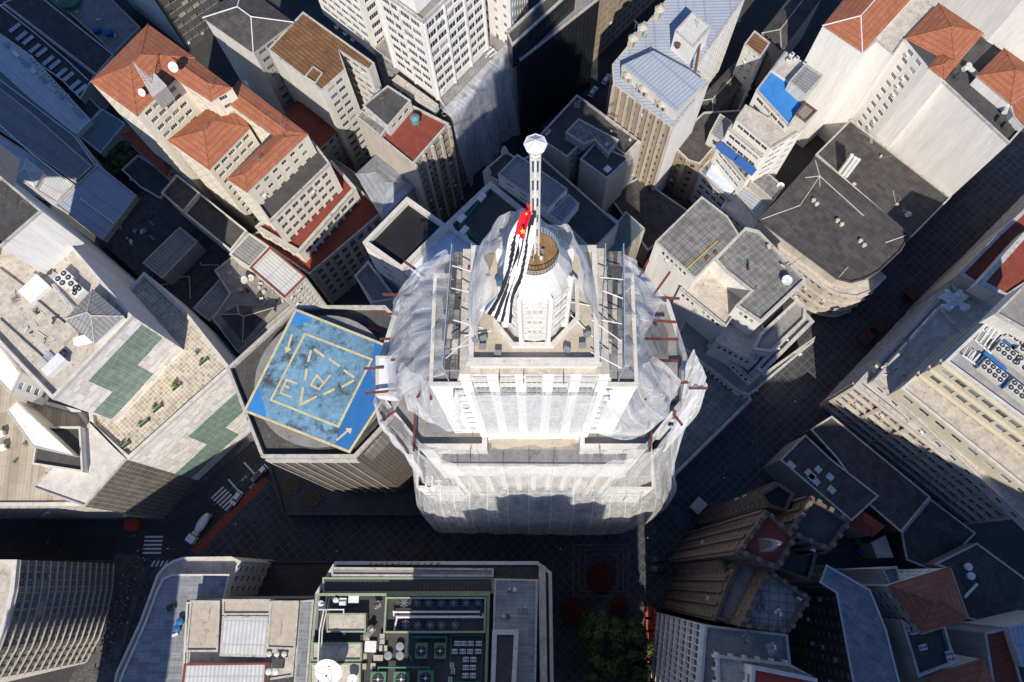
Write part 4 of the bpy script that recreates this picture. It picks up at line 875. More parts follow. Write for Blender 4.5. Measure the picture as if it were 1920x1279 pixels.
for px,py,D,r in((980,434,57.4,.27),(987,401,56.1,.14)):
    c=T(px,py,D); c=c+(camv-c).normalized()*.75; star(fl,c,r,(camv-c).normalized(),Vector((1,0,.2)))
# nets
def m2(row): return [(2000-x,y,D) for x,y,D in row]
NL=[[(838,468,88),(836,520,88),(834,580,88),(832,640,88),(834,702,88)],
 [(803,484,93),(792,520,95),(787,580,97),(784,650,97),(795,715,95)],
 [(775,512,99),(764,545,102),(760,600,104),(760,670,105),(764,735,107)],
 [(748,545,112),(735,575,114),(731,640,116),(722,700,118),(738,770,119)]]
sheet(NL,48,36,.55,4,2,1,'net',lab='torn translucent netting sagging off the left scaffold deck of the tower')
NR=[[(1165,468,88),(1166,520,88),(1166,580,88),(1167,640,88),(1166,700,88)],
 [(1180,486,91),(1190,520,92),(1190,580,93),(1192,640,93),(1190,700,92)],
 [(1192,495,96),(1210,540,98),(1215,590,99),(1200,640,100),(1205,690,100)],
 [(1200,505,101),(1238,552,104),(1232,585,105),(1210,630,105),(1228,668,106)]]
sheet(NR,48,36,.55,4,2,2,'net',lab='torn translucent netting sagging off the right scaffold deck of the tower')
sheet([[(1228,668,104),(1180,700,96),(1120,735,93)],[(1262,700,110),(1195,770,106),(1125,770,106)],[(1272,715,114),(1228,800,117),(1125,800,118)],[(1270,740,117),(1190,822,119),(1100,806,119.5)]],40,30,.5,3,2,9,'net',lab='pale netting swept across the right shoulder of the tower')
sheet([[(752,680,104),(800,712,96),(868,735,92)],[(745,705,110),(808,765,106),(876,770,106)],[(752,730,114),(830,800,117),(882,800,118)],[(765,770,118),(840,806,119),(900,808,119.5)]],40,30,.5,3,2,8,'net',lab='pale netting swept across the left shoulder of the tower')
sheet([[(880,742,91),(940,742,91),(1000,742,91),(1060,742,91),(1122,742,91)],[(893,775,103),(945,775,103),(1000,775,103),(1055,775,103),(1112,775,103)],[(905,806,118),(950,808,118),(1000,809,118),(1050,808,118),(1102,806,118)],[(902,818,121),(950,822,121),(1000,824,121),(1050,822,121),(1100,818,121)]],60,36,.12,6,2,3,'netdense',lab='thin netting stretched over the upper front bays of the tower')
SK_=[[(700,672,120),(706,752,120),(745,812,120),(785,850,120),(880,872,121),(1000,876,121),(1120,872,121),(1215,850,120),(1258,806,120),(1298,742,119),(1322,700,118)],
 [(752,770,150),(765,822,150),(785,872,148),(830,902,150),(905,906,150),(1000,907,150),(1100,906,150),(1175,902,150),(1238,862,148),(1262,820,148),(1292,780,145)],
 [(775,850,175),(778,885,175),(790,925,175),(835,948,175),(905,948,175),(1000,948,175),(1100,948,175),(1175,948,175),(1240,930,175),(1262,895,175),(1262,870,172)],
 [(783,890,192),(778,925,192),(800,968,192),(845,980,192),(910,982,192),(1000,983,192),(1095,982,192),(1170,978,192),(1235,958,192),(1265,922,192),(1262,900,190)],
 [(790,915,206),(783,948,206),(815,994,206),(855,1000,206),(915,1000,207),(1000,1003,207),(1090,1004,207),(1160,1000,206),(1222,974,206),(1258,940,206),(1256,915,205)]]
sheet(SK_,150,60,.55,14,2,5,'netskirt',lab='great skirt of white netting wrapped round the lower half of the tower',hem=1.2)
sheet([[(925,535,71),(907,460,70),(943,406,68),(980,394,67.5),(1040,420,68),(1076,432,70),(1083,520,72)],[(905,590,77),(885,520,76),(915,450,75),(970,430,75),(1050,440,75),(1095,480,76),(1105,570,77)],[(893,640,82.3),(876,560,82),(900,485,82),(960,468,82),(1050,468,82),(1108,510,82),(1125,610,82.3)]],60,24,.35,5,1,6,'netdense',lab='translucent net crown hung round the octagonal drum under the mast')
sheet([[(700,740,119),(722,800,119),(775,858,119)],[(712,790,135),(745,835,135),(790,890,135)],[(752,838,150),(775,872,152),(800,915,155)]],30,20,.5,3,1,12,'netdense',lab='loose netting flap blown out at the lower left corner of the tower')
sheet([[(1325,725,121),(1322,700,116),(1300,655,112)],[(1300,780,128),(1300,740,120),(1285,690,116)],[(1243,850,138),(1262,800,128),(1280,745,120)]],30,20,.5,3,1,13,'netdense',lab='loose netting flap blown out at the right corner of the tower')
# scaffold tubes standing behind the netting
for k in range(14):
    x=-22+k*3.45; yy=17.0 if abs(x)<15 else 16.6; b=MB(); b.bar((x,yy,15.6),(x,yy,58),.09,'scaffold',6); tag(b.obj('scaffold_tube'),'upright scaffold tube behind the skirt netting of the tower','scaffold tube','upright tubes behind the skirt netting')
for k in range(7):
    z_=22+k*6; b=MB(); b.bar((-22.5,17.1,z_),(22.9,17.1,z_),.08,'scaffold',6); tag(b.obj('scaffold_tube'),'level scaffold tube behind the skirt netting of the tower','scaffold tube','level tubes behind the skirt netting')
# scaffold decks
def thingmb(b,name,lab,cat,group=None,kind=None): return tag(b.obj(name),lab,cat,group,kind)
for sd,quad,lab in(('l',[(850,471),(886,471),(880,694),(833,694)],'plank deck on tubular scaffold along the left side of the tower top'),('r',[(1133,471),(1166,471),(1168,694),(1124,694)],'plank deck on tubular scaffold along the right side of the tower top')):
    q=[T(x,y,86).xy for x,y in quad]; c=sum(q,Vector((0,0)))/4; root=empty('scaffold',(c.x,c.y,129),lab,'scaffold')
    b=MB(); n=7
    for r_ in range(8):
        for k in range(4):
            def pt(u,v): return q[0].lerp(q[1],u).lerp(q[3].lerp(q[2],u),v)
            pp=[pt(k/4+.01,r_/8+.004),pt((k+1)/4-.01,r_/8+.004),pt((k+1)/4-.01,(r_+1)/8-.004),pt(k/4+.01,(r_+1)/8-.004)]
            zz=134+random.uniform(0,.12); b=MB(); b.prism([tuple(p) for p in pp],zz,zz+.06,random.choice(['plankgrey','bitumen','concrete','slab','lightconc','bitumen','plankgrey']),bot=True); b.obj('plank',root)
    for k in range(7):
        for u in(0,1):
            p=q[0 if u==0 else 1].lerp(q[3 if u==0 else 2],k/6); b=MB(); b.bar((p.x,p.y,128.6),(p.x,p.y,136.1),.07,'scaffold'); b.obj('standard',root)
    for u in(0,1):
        for z_ in(135,136):
            a_=q[0 if u==0 else 1];b_=q[3 if u==0 else 2]; b=MB(); b.bar((a_.x,a_.y,z_),(b_.x,b_.y,z_),.06,'scaffold'); b.obj('ledger',root)
    for k in range(9):
        a_=q[0].lerp(q[3],k/8);b_=q[1].lerp(q[2],k/8); b=MB(); b.bar((a_.x,a_.y,133.8),(b_.x,b_.y,133.8),.05,'steel'); b.obj('transom',root)
for k,(a,b_) in enumerate([((848,498),(893,512)),((846,540),(880,548)),((845,655),(885,645)),((836,672),(905,610)),((872,570),(905,560)),((850,600),(915,618)),((1130,545),(1168,560)),((1128,600),(1166,607)),((1125,520),(1168,524)),((1110,600),(1165,640)),((1108,660),(1165,690)),((1070,590),(1120,640)),((870,630),(930,618)),((1060,565),(1120,575))]):
    b=MB(); b.bar(T(*a,82),T(*b_,83),.07,'whitemetal'); thingmb(b,'scaffold_pole','loose pale pole lying across the scaffold and roof edge at the tower top','pole','loose scaffold poles')
for sd,l in(('left',[((718,552),(780,554),112),((715,588),(782,591),114),((712,636),(785,633),116),((733,675),(776,672),112),((743,699),(775,676),110),((782,746),(803,715),105),((684,738),(748,731),118),((682,691),(720,690),119),((713,790),(742,770),121),((778,772),(776,846),121),((800,520),(758,490),100),((808,750),(809,718),100)]),
 ('right',[((1222,557),(1274,560),110),((1213,600),(1268,604),112),((1205,635),(1272,636),113),((1222,675),(1271,677),113),((1211,663),(1257,708),112),((1184,750),(1187,712),106),((1211,750),(1192,708),106),((1218,848),(1222,812),121),((1256,510),(1224,555),108),((1198,520),(1216,488),104),((1262,775),(1280,798),121),((1266,718),(1300,717),118),((1296,692),(1320,694),118),((1292,728),(1327,728),118)])):
    for a,b_,D in l:
        p,r_=T(*a,D),T(*b_,D); b=MB(); e=(r_-p); c=(p+r_)/2
        d=e.normalized(); n_=d.cross(Vector((0,0,1))).normalized(); 
        for off_,hw,hh in((.17,.16,.03),(-.17,.16,.03),(0,.03,.17)):
            up=Vector((0,0,1)); o_=up*off_; pts=[p+o_-n_*hw-up*hh,p+o_+n_*hw-up*hh,r_+o_+n_*hw-up*hh,r_+o_-n_*hw-up*hh]; b.poly(pts[::-1],'redbeam'); pt2=[v+up*hh*2 for v in pts]; b.poly(pt2,'redbeam')
            for i in range(4): b.poly([pts[i],pts[(i+1)%4],pt2[(i+1)%4],pt2[i]],'redbeam')
        thingmb(b,'steel_beam','rust red steel beam jutting out to hold the net, %s side of the tower'%sd,'beam','net beams on the %s side'%sd)
for k,(x,y,L_) in enumerate([(936,700,18),(982,700,18),(1057,700,20),(1125,835,24),(882,835,32),(851,728,16),(1142,740,10),(990,505,28),(1040,500,28)]):
    D=84 if y<720 else (119 if y>800 else 92); D=66 if y<520 else D
    b=MB(); a_=T(x,y,D); c=T(x,y+L_,D+ (3 if y<520 else 2)); b.bar(a_,c,.055,'fan'); thingmb(b,'scaffold_pole','thin black pole projecting over the tower front','pole','thin black poles on the tower front')
# ================================================================== HELIPAD BLOCK
oct8=[(425,690),(553,573),(722,573),(790,640),(775,740),(665,857),(490,857)]
root=bld('helipad_block','dark octagonal office tower with a blue and yellow roof helipad','office block',[
 dict(p=oct8,z=70,z0=7,w='heliface',r='heliroof',ph=1.3,pt=.55,pm='coping'),
 ])
b=MB(); q=[P(x,y,72.2) for x,y in oct8]; 
ci=P(604,712,71.5); b.cyl((ci.x,ci.y,68.8),13.6,2.6,'heliroof',40,mt='concrete'); b.obj('round_deck',root)
zd=72.6; sq=[(553,578),(775,665),(655,850),(456,771)]
b=MB(); b.prism([tuple(P(x,y,zd).xy) for x,y in sq],zd-.8,zd,'heliroof','helipad',True); deck=b.obj('landing_deck',root)
def dflat(pts,m,dz,name,par=deck):
    b=MB(); b.poly([(*P(x,y,zd).xy,zd+dz) for x,y in pts][::1],m); o=b.obj(name); link(o,par); return o
def dq(pts): return [P(x,y,zd).xy for x,y in pts]
dflat([(698,673),(703,637),(775,665),(655,850),(627,838),(638,800)],'heliblue',.012,'blue_strip')
dflat([(553,578),(592,594),(560,612),(540,606)],'bluepaint',.012,'blue_corner'); dflat([(456,771),(483,722),(497,765),(500,788)],'bluepaint',.012,'blue_corner')
def marks(lines,wd,name):
    for l,cl in lines:
        b=MB(); stroke(b,dq(l),wd*.8,zd+.03,'heliyellow',cl); o=b.obj(name); link(o,deck)
marks([([(555,581),(771,667),(655,847),(459,770)],True)],.62,'outer_border')
marks([([(572,626),(697,674),(634,800),(508,750)],True)],.55,'inner_border')
marks([(l,False) for l in ([(590,656),(607,668)],[(618,674),(636,686)],[(646,695),(663,707)],[(662,714),(642,725)],[(626,730),(608,739)],[(568,728),(563,759),(593,744)],[(583,658),(578,677)],[(575,693),(572,712)])],.6,'triangle_dash')
marks([([(606,733),(619,703)][0:0]+[(583,722),(594,704),(607,718),(598,730),(583,722)],False),([(605,721),(619,704)],False)],.5,'letter_p')
marks([([(556,719),(537,712),(526,737),(545,744)],False),([(533,722),(541,727)],False)],.5,'figure_three')
marks([([(547,629),(540,652)],False),([(632,825),(654,806)],False)],.5,'arrow_shaft')
dflat([(534,649),(547,655),(536,662)],'heliyellow',.034,'arrow_head'); dflat([(647,803),(660,803),(657,814)],'heliyellow',.034,'arrow_head')
b=MB()
for i in range(9):
    x0=690+i*5.2
f0,f1=P(672,852,70),P(762,752,70)
panel(root,'louvre_panel',f0,f1,.05,.95,60,67.5,'curtain',.5)
a,b_=P(490,857,70),P(665,857,70)
for z_ in(67.4,): panel(root,'fascia_band',a,b_,0,1,64.5,67.6,'coping',.35)
for i in range(28):
    if i%4==0: panel(root,'fin',a,b_,i/28,i/28+.012,8,64.4,'beige',.4)
# podium with hexagonal planters
bld('podium','low dark podium terrace with a planted edge at the foot of the helipad block','podium',[
 dict(p=[(500,862),(530,965),(800,965),(820,850),(700,800)],z=7,z0=0,w='darkwall',r='bitumen',ph=.7,pt=.6,pm='bitumen')])
for hx,hy in((545,911),(585,934)):
    c=P(hx,hy,6.5); root=empty('planter',(c.x,c.y,6.31),'hexagonal planter of low brown plants, %s on the dark podium'%('upper one' if hy<920 else 'lower one'),'planter')
    b=MB(); b.cyl((c.x,c.y,6.31),2.5,.7,'coping',6,mt='bark'); b.obj('rim',root); b=MB()
    for k in range(260):
        a0,r0=random.uniform(0,6.28),2.15*math.sqrt(random.random()); x,y=c.x+r0*math.cos(a0),c.y+r0*math.sin(a0); z=7.02+random.uniform(.03,.35); s=.22
        b.poly([(x+random.uniform(-s,s),y+random.uniform(-s,s),z+random.uniform(-.1,.1)) for _ in range(3)],random.choice(['leafdark','bark']))
    b.obj('plants',root)
#PART3
# ================================================================== ROOF EQUIPMENT
def ang(px,py,qx,qy,z): a=P(px,py,z);b_=P(qx,qy,z); return math.atan2(b_.y-a.y,b_.x-a.x)
def ac(x,y,z,w,d,h,rz,nf,lab,grp=None,body='whitemetal',blue=None):
    c=P(x,y,z); r=empty('condenser',(c.x,c.y,z),lab,'air conditioner',grp,rz)
    b=MB(); b.box((0,0,.15),(w,d,h),body); b.box((-w*.4,0,0),(.12,d*.9,.16),'steel'); b.box((w*.4,0,0),(.12,d*.9,.16),'steel'); local(b.obj('casing'),r)
    nx,ny=nf
    for i in range(nx):
        for j in range(ny):
            px=(-.5+(i+.5)/nx)*w; py=(-.5+(j+.5)/ny)*d; rr=min(w/nx,d/ny)*.38
            b=MB(); b.cyl((px,py,.15+h),rr*1.12,.08,'steel',14,mt='fan'); b.box((px,py,.24+h),(rr*1.9,.09,.03),'steel'); b.box((px,py,.245+h),(.09,rr*1.9,.03),'steel'); b.cyl((px,py,.25+h),rr*.25,.05,'whitemetal',8); local(b.obj('fan'),r)
    return r
def dish(x,y,z,r0,lab,az=-90,el=50,grp=None,m='whitemetal'):
    c=P(x,y,z); r=empty('satellite_dish',(c.x,c.y,z),lab,'satellite dish',grp)
    b=MB(); b.bar((0,0,0),(0,0,r0*1.1),.06*max(1,r0),'steel'); local(b.obj('mount'),r)
    a,e=R(az),R(el); n=Vector((math.cos(a)*math.cos(e),math.sin(a)*math.cos(e),math.sin(e))); u=n.orthogonal().normalized(); v=n.cross(u); o=Vector((0,0,r0*1.1)); b=MB(); prev=None
    for k in range(5):
        t=k/4; ring=[o+n*(t*t*r0*.3)+(u*math.cos(q*math.pi/10)+v*math.sin(q*math.pi/10))*(r0*max(t,.02)) for q in range(20)]
        if prev:
            for q in range(20): b.poly([prev[q],prev[(q+1)%20],ring[(q+1)%20],ring[q]],m)
        prev=ring
    local(b.obj('reflector'),r); b=MB(); tip=o+n*r0*.75
    for q in(0,7,13): b.bar(prev[q],tip,.03*max(1,r0*.6),'steel',4)
    b.cyl((tip.x,tip.y,tip.z-.1),.1*max(1,r0*.7),.2,'fan',8); local(b.obj('feed_arm'),r)
    return r
def tank(x,y,z,r0,h,m,lab,grp=None,dome=1):
    c=P(x,y,z); r=empty('water_tank',(c.x,c.y,z),lab,'water tank',grp); b=MB(); b.cyl((0,0,0),r0*.92,h,m,18,r0); local(b.obj('barrel'),r)
    b=MB(); b.cyl((0,0,h),r0*1.06,.08,m,18); b.cyl((0,0,h+.08),r0*1.02,r0*.22*dome,m,18,r0*.3); local(b.obj('lid'),r); return r
def aerial(x,y,z,h,lab,grp='rooftop aerials',n=4,tilt=(0,0)):
    c=P(x,y,z); r=empty('aerial',(c.x,c.y,z),lab,'aerial',grp,random.uniform(0,3)); t=Vector((tilt[0],tilt[1],h)); b=MB(); b.bar((0,0,0),t,.045,'steel',4); local(b.obj('pole'),r)
    b=MB(); b.bar((-.7,0,h*.93),(.7,0,h*.93),.03,'steel',4)
    for k in range(n): b.bar((-.6+1.2*k/(n-1),-.35,h*.93),(-.6+1.2*k/(n-1),.35,h*.93),.02,'steel',4)
    local(b.obj('rods'),r); return r
def pipe(pts,z,rad,m,lab,cat='pipe',grp=None,dz=.35):
    b=MB(); q=[P(x,y,z)+Vector((0,0,dz)) for x,y in pts]
    for a,c in zip(q,q[1:]): b.bar(a,c,rad,m,8)
    for a in q[1:-1]: b.cyl((a.x,a.y,a.z-rad),rad*1.1,rad*2,m,8)
    tag(b.obj('pipe'),lab,cat,grp); return b
def boxthing(x,y,z,w,d,h,rz,m,name,lab,cat,grp=None,mt=None,lidm=None):
    c=P(x,y,z); r=empty(name,(c.x,c.y,z),lab,cat,grp,rz); b=MB(); b.box((0,0,0),(w,d,h),m,0,mt); local(b.obj('body'),r)
    b=MB(); b.box((0,0,h),(w*1.06,d*1.06,.1),lidm or m); local(b.obj('cover'),r); return r
# --- plant roof block (z 37.8 floor)
Z=37.8
fan0=None
for i,x in enumerate([758,782,804,828,851,874,897]):
    c=P(x,1130,Z); b=MB(); r=empty('roof_fan',(c.x,c.y,Z),'big round extractor fan in the upper row of the sunken fan pit','fan','big fans in the upper row of the fan pit')
    b.cyl((0,0,0),1.15,.5,'steel',20,mt='fan'); local(b.obj('drum'),r); b=MB()
    for k in range(4): b.box((0,0,.52),(2.0,.12,.04),'steel',k*.785)
    local(b.obj('grille'),r)
for i,x in enumerate([761,783,807,828,853]):
    c=P(x,1172,Z); b=MB(); r=empty('roof_fan',(c.x,c.y,Z),'big round extractor fan in the lower row of the sunken fan pit','fan','big fans in the lower row of the fan pit')
    b.cyl((0,0,0),1.15,.5,'steel',20,mt='fan'); local(b.obj('drum'),r); b=MB()
    for k in range(4): b.box((0,0,.52),(2.0,.12,.04),'steel',k*.785)
    local(b.obj('grille'),r)
for y0,l in((1147,'outer'),(1156,'inner')): pipe([(740,y0+8 if l=='outer' else y0+28),(740 if l=='outer' else 746,y0),(900,y0)],Z,.22,'whitemetal','%s grey pipe loop running through the sunken fan pit'%l,dz=1.0)
pipe([(906,1150),(906,1157),(746,1157)],Z,.2,'whitemetal','return end of the pipe loop in the fan pit',dz=1.05)
# frames of the pit and the cabins
def frame(pts,z,wd,h,m,name,lab,cat='frame'):
    b=MB(); q=ccw([tuple(P(x,y,z).xy) for x,y in pts]); i_=inset(q,wd); n=len(q)
    for k in range(n):
        j=(k+1)%n; a,b2,c2,d=q[k],q[j],i_[j],i_[k]; b.poly([(*a,z),(*b2,z),(*b2,z+h),(*a,z+h)],m); b.poly([(*c2,z),(*d,z),(*d,z+h),(*c2,z+h)],m); b.poly([(*a,z+h),(*b2,z+h),(*c2,z+h),(*d,z+h)],m)
    return tag(b.obj(name),lab,cat)
frame([(726,1119),(913,1119),(911,1186),(722,1186)],Z,.4,2.2,'greenframe','pit_frame','pale green steel frame round the sunken fan pit')
frame([(845,1190),(906,1190),(902,1279),(842,1279)],Z,.15,.5,'greenunit','tray_frame','low green tray frame holding the rows of condensers')
for (x0,x1,y0,y1,h,l) in((612,686,1150,1186,2.6,'upper'),(584,678,1205,1240,2.4,'middle'),(580,676,1243,1300,2.4,'lower')):
    q=[tuple(P(x,y,Z+h).xy) for x,y in((x0,y0),(x1,y0),(x1,y1),(x0,y1))]; c=P((x0+x1)/2,(y0+y1)/2,Z); r=empty('plant_cabin',(c.x,c.y,Z),'%s of the three green-edged cabins on the plant roof'%l,'cabin')
    b=MB(); b.prism(q,Z,Z+h-.4,'greywall','lightconc'); b.obj('body',r); b=MB(); o_=ccw(q); i_=inset(o_,.35)
    for k in range(4):
        j=(k+1)%4; a,b2,c2,d=o_[k],o_[j],i_[j],i_[k]; b.poly([(*a,Z+h-.4),(*b2,Z+h-.4),(*b2,Z+h),(*a,Z+h)],'greenframe'); b.poly([(*c2,Z+h-.4),(*d,Z+h-.4),(*d,Z+h),(*c2,Z+h)],'greenframe'); b.poly([(*a,Z+h),(*b2,Z+h),(*c2,Z+h),(*d,Z+h)],'greenframe')
    b.obj('rim',r)
dish(625,1252,Z+2.2,3.0,'very large white satellite dish on the plant roof at the bottom edge',-95,62); dish(662,1270,Z+2.2,1.1,'smaller white dish beside the very large one',-60,55)
for k,(x,m) in enumerate(((606,'whitemetal'),(611,'dirtywhite'))): pipe([(x+8,1142),(x,1180),(x-6,1300)],Z,.16,m,'%s of the twin pale pipes running down the plant roof'%('left' if k==0 else 'right'),dz=3.0)
pipe([(604,1142),(650,1142),(650,1150)],Z,.14,'whitemetal','short pale pipe crossing above the upper cabin',dz=2.9)
b=MB(); a_,c_=P(597,1118,Z+.5),P(592,1180,Z+.5); b.bar(a_,c_,.5,'steel',10); thingmb(b,'duct','fat grey duct along the left green frame of the plant roof','duct')
for k,(x,y) in enumerate([(682,1195),(690,1195),(718,1193),(718,1202),(717,1215),(723,1215),(706,1233),(715,1233),(685,1230),(684,1249),(701,1248)]):
    boxthing(x,y,Z,1.0,1.1,.9,.03,'facadeorange' if 0 else 'beige','vent_box','beige square vent box standing on the plant roof','vent box','beige vent boxes on the plant roof',lidm='terrace')
boxthing(696,1212,Z,2.4,2.2,.7,0,'whitemetal','vent_box','single wide white box among the beige vent boxes','vent box')
for x,y in((729,1229),(751,1212),(751,1229)): tank(x,y,Z,.85,.9,'steel','low grey-blue round tank between the vent boxes and the green chillers','low round tanks on the plant roof',.2)
for x,y in((792,1219),(827,1219)): ac(x,y,Z,2.6,3.2,1.8,0,(1,1),'green chiller with one round fan, upper pair on the plant roof','upper pair of green chillers','greenunit')
for x,y in((712,1272),(755,1272),(800,1270)): ac(x,y,Z,3.4,3.0,1.8,0,(1,1),'green chiller with one round fan, lower row at the bottom edge','lower row of green chillers','greenunit')
pipe([(767,1196),(767,1225),(775,1240)],Z,.2,'greenpipe','green pipe left of the upper chillers',dz=1); pipe([(773,1194),(838,1194),(838,1206)],Z,.2,'greenpipe','green pipe above the upper chillers',dz=1.2); pipe([(710,1265),(712,1250),(805,1250),(806,1262)],Z,.2,'greenpipe','green header pipe above the lower chillers',dz=1.4)
for x,y in[(858,1206),(870,1206),(883,1206),(898,1206),(853,1221),(868,1221),(882,1221),(897,1221),(874,1236),(888,1236),(874,1251),(887,1251),(873,1266),(887,1266)]:
    ac(x,y,Z,1.25,.95,.8,0,(2,1),'small twin-fan condenser in the tray on the plant roof','small condensers in the plant roof tray')
for x,y in((848,1247),(850,1258),(845,1274)): ac(x,y,Z,.8,1.1,.8,0,(1,2),'small condenser standing left of the condenser tray','condensers left of the tray')
for x,y,l in((633,1126,'round white vessel'),(605,1131,'round steel vessel')): tank(x,y,Z,.6,1.6,'whitemetal',l+' at the top left of the plant roof')
boxthing(645,1128,Z,1.5,1.5,1.1,0,'whitemetal','vent_box','white louvred box beside the round vessels','vent box'); boxthing(664,1124,Z,2.2,1.6,.5,0,'white','vent_box','pale flat box under the green frame of the plant roof','vent box')
# --- patchwork block
for x in(507,521,535): tank(x,1226,37.5,.55,.9,'dirtywhite','white water tank in the row below the right ochre roof','white tanks below the right ochre roof')
for x in(506,519): tank(x,1259,37.5,.65,.9,'whitemetal','bright white dome tank near the bottom edge, left of centre','two white dome tanks at the bottom edge')
boxthing(524,1243,37.5,2.4,1.9,1.1,0,'bitumen','vent_box','black ribbed box between the white tanks','vent box')
tank(341,1165,32.7,.8,1.2,'bluetank','upper blue water barrel on the shingled roof'); tank(335,1178,32.7,.8,1.2,'bluetank','lower blue water barrel on the shingled roof')
boxthing(323,1139,32.7,1.8,1.2,.8,.5,'bitumen','vent_box','black hatch box on the shingled corner roof','vent box'); boxthing(330,1190,32.7,1.3,.5,.5,.4,'whitemetal','vent_box','small white box beside the blue barrels','vent box')
for x,y in((390,1167),(383,1207),(526,1190),(640,170)): aerial(x,y,38,2.4,'thin television aerial on the sunlit ochre roof' if y>1000 else 'thin aerial on the rusty roof',n=3)
def shrub(x,y,z,r0,lab,m=('leafbright','leaf'),n=260,grp=None,cat='plant'):
    c=P(x,y,z); b=MB()
    for k in range(n):
        a0=random.uniform(0,6.28); e=random.random(); rr=r0*random.random()**.5*(.6+.5*math.sin(a0*3+x)); p=Vector((c.x+rr*math.cos(a0),c.y+rr*math.sin(a0),z+r0*(.3+1.1*e*(1-rr/r0/1.4)))); s=r0*.2+.05
        b.poly([p+Vector((random.uniform(-s,s),random.uniform(-s,s),random.uniform(-s,s)*.6)) for _ in range(3)],random.choice(m))
    o=b.obj('foliage'); r=empty('shrub',(c.x,c.y,z),lab,cat,grp); link(o,r); q=MB(); q.bar((c.x,c.y,z),(c.x,c.y,z+r0*.5),.06*r0+.02,'bark',5); q.obj('stem',r)
for x0,x1,l in((690,752,'left'),(752,828,'right')):
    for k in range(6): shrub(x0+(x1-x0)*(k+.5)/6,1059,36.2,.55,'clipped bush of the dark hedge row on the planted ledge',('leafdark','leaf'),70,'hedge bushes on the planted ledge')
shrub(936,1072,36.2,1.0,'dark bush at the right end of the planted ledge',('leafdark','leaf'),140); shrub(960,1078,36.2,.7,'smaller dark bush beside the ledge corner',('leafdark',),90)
# --- green-panelled block roof
zt=39.0
for i,(x,y,r0) in enumerate([(371,662,.75),(379,678,.7),(330,722,1.15),(291,764,.85),(303,758,.5),(263,795,.6),(279,786,.4),(231,832,.8),(241,828,.55),(217,858,.5)]):
    shrub(x,y,zt,r0,'bright green shrub in the row of planters on the tiled terrace' ,('leafbright','leaf','leafbright'),170,'terrace shrubs beside the green panels')
for i,(x,y) in enumerate([(383,680),(333,727),(297,768),(272,795),(236,838)]):
    c=P(x,y,zt); b=MB(); r=empty('planter',(c.x,c.y,zt),'long pale planter trough on the tiled terrace edge','planter','planter troughs on the tiled terrace',ang(265,827,430,690,40)); b.box((0,0,0),(2.4,.8,.6),'white',0,'leafdark'); local(b.obj('trough'),r); b=MB(); b.box((0,-.42,.5),(2.5,.1,.12),'copinglight'); b.box((0,.42,.5),(2.5,.1,.12),'copinglight'); local(b.obj('rim'),r)
za=63.9; ra=ang(100,743,247,597,65)
ac(127,527,za,3.3,3.0,1.6,ra,(2,2),'white chiller with four fans, upper one beside the pipes',None); ac(146,541,za,1.9,3.0,1.6,ra,(1,2),'white chiller with two fans between the larger ones',None); ac(153,551,za,2.6,2.2,1.6,ra,(2,1),'white chiller with two fans nearest the grey hipped roof',None)
for k in range(6): pipe([(100+k*4,535+k*3.5),(128+k*4,570+k*3)],za,.13,('whitemetal','steel','scaffold')[k%3],'pipe in the parallel bundle beside the white chillers',grp='pipe bundle beside the white chillers',dz=.6)
boxthing(70,545,za,5,4.2,1.2,ra,'white','roof_cabin','flat white square cabin on the sunlit roof','cabin',None,lidm='white'); boxthing(109,688,za,4.6,2.2,1.8,ra,'whitemetal','roof_cabin','long white container with two dark hatches near the roof corner','container')
boxthing(160,640,za,3.4,1.6,1.4,ra-.6,'white','roof_cabin','short white box behind the grey hipped roof','box'); boxthing(127,628,za,4,3,1.2,ra,'lightconc','roof_cabin','ochre block left of the white box','box'); boxthing(92,672,za,2.2,2.2,.2,ra,'bluepaint' if 0 else 'corrblue','roof_cabin','pale blue flat mat near the roof corner','mat')
bld('pavilion','grey ribbed hipped pavilion roof standing on the sunlit roof','pavilion',[dict(p=[(173,545),(229,593),(177,641),(125,598)],z=67,z0=za,w='white',r='corrgrey',hip=1,pitch=.45,ridge='coping')])
for l in ([(0,600),(100,690)],[(40,540),(135,620)],[(0,505),(60,550)]):
    b=MB(); a_,c_=[P(x,y,za) for x,y in l]; m_=(a_+c_)/2; b.box((m_.x,m_.y,za),((c_-a_).length,.4,.5),'coping',math.atan2(c_.y-a_.y,c_.x-a_.x)); thingmb(b,'roof_kerb','low stained kerb dividing the sunlit roof','kerb','kerbs on the sunlit roof')
for x,y,a_ in((10,372,3),(30,395,2.5),(25,350,3.5),(55,385,2.2)): aerial(x,y,78.4,a_,'aerial on the dark high roof at the left edge')
# beige roof terrace bottom left
for x,y in((8,840),(5,815)): boxthing(x,y,38,1.5,1.2,1.1,.4,'white','condenser_box','white unit on the planted roof terrace, left edge','box','white units at the left edge')
for x,y in((5,838),(17,838),(48,833),(30,866)): shrub(x,y,37.6,.7,'pot plant on the left edge roof terrace',('leafbright','leaf'),110,'pot plants on the left edge roof terrace')
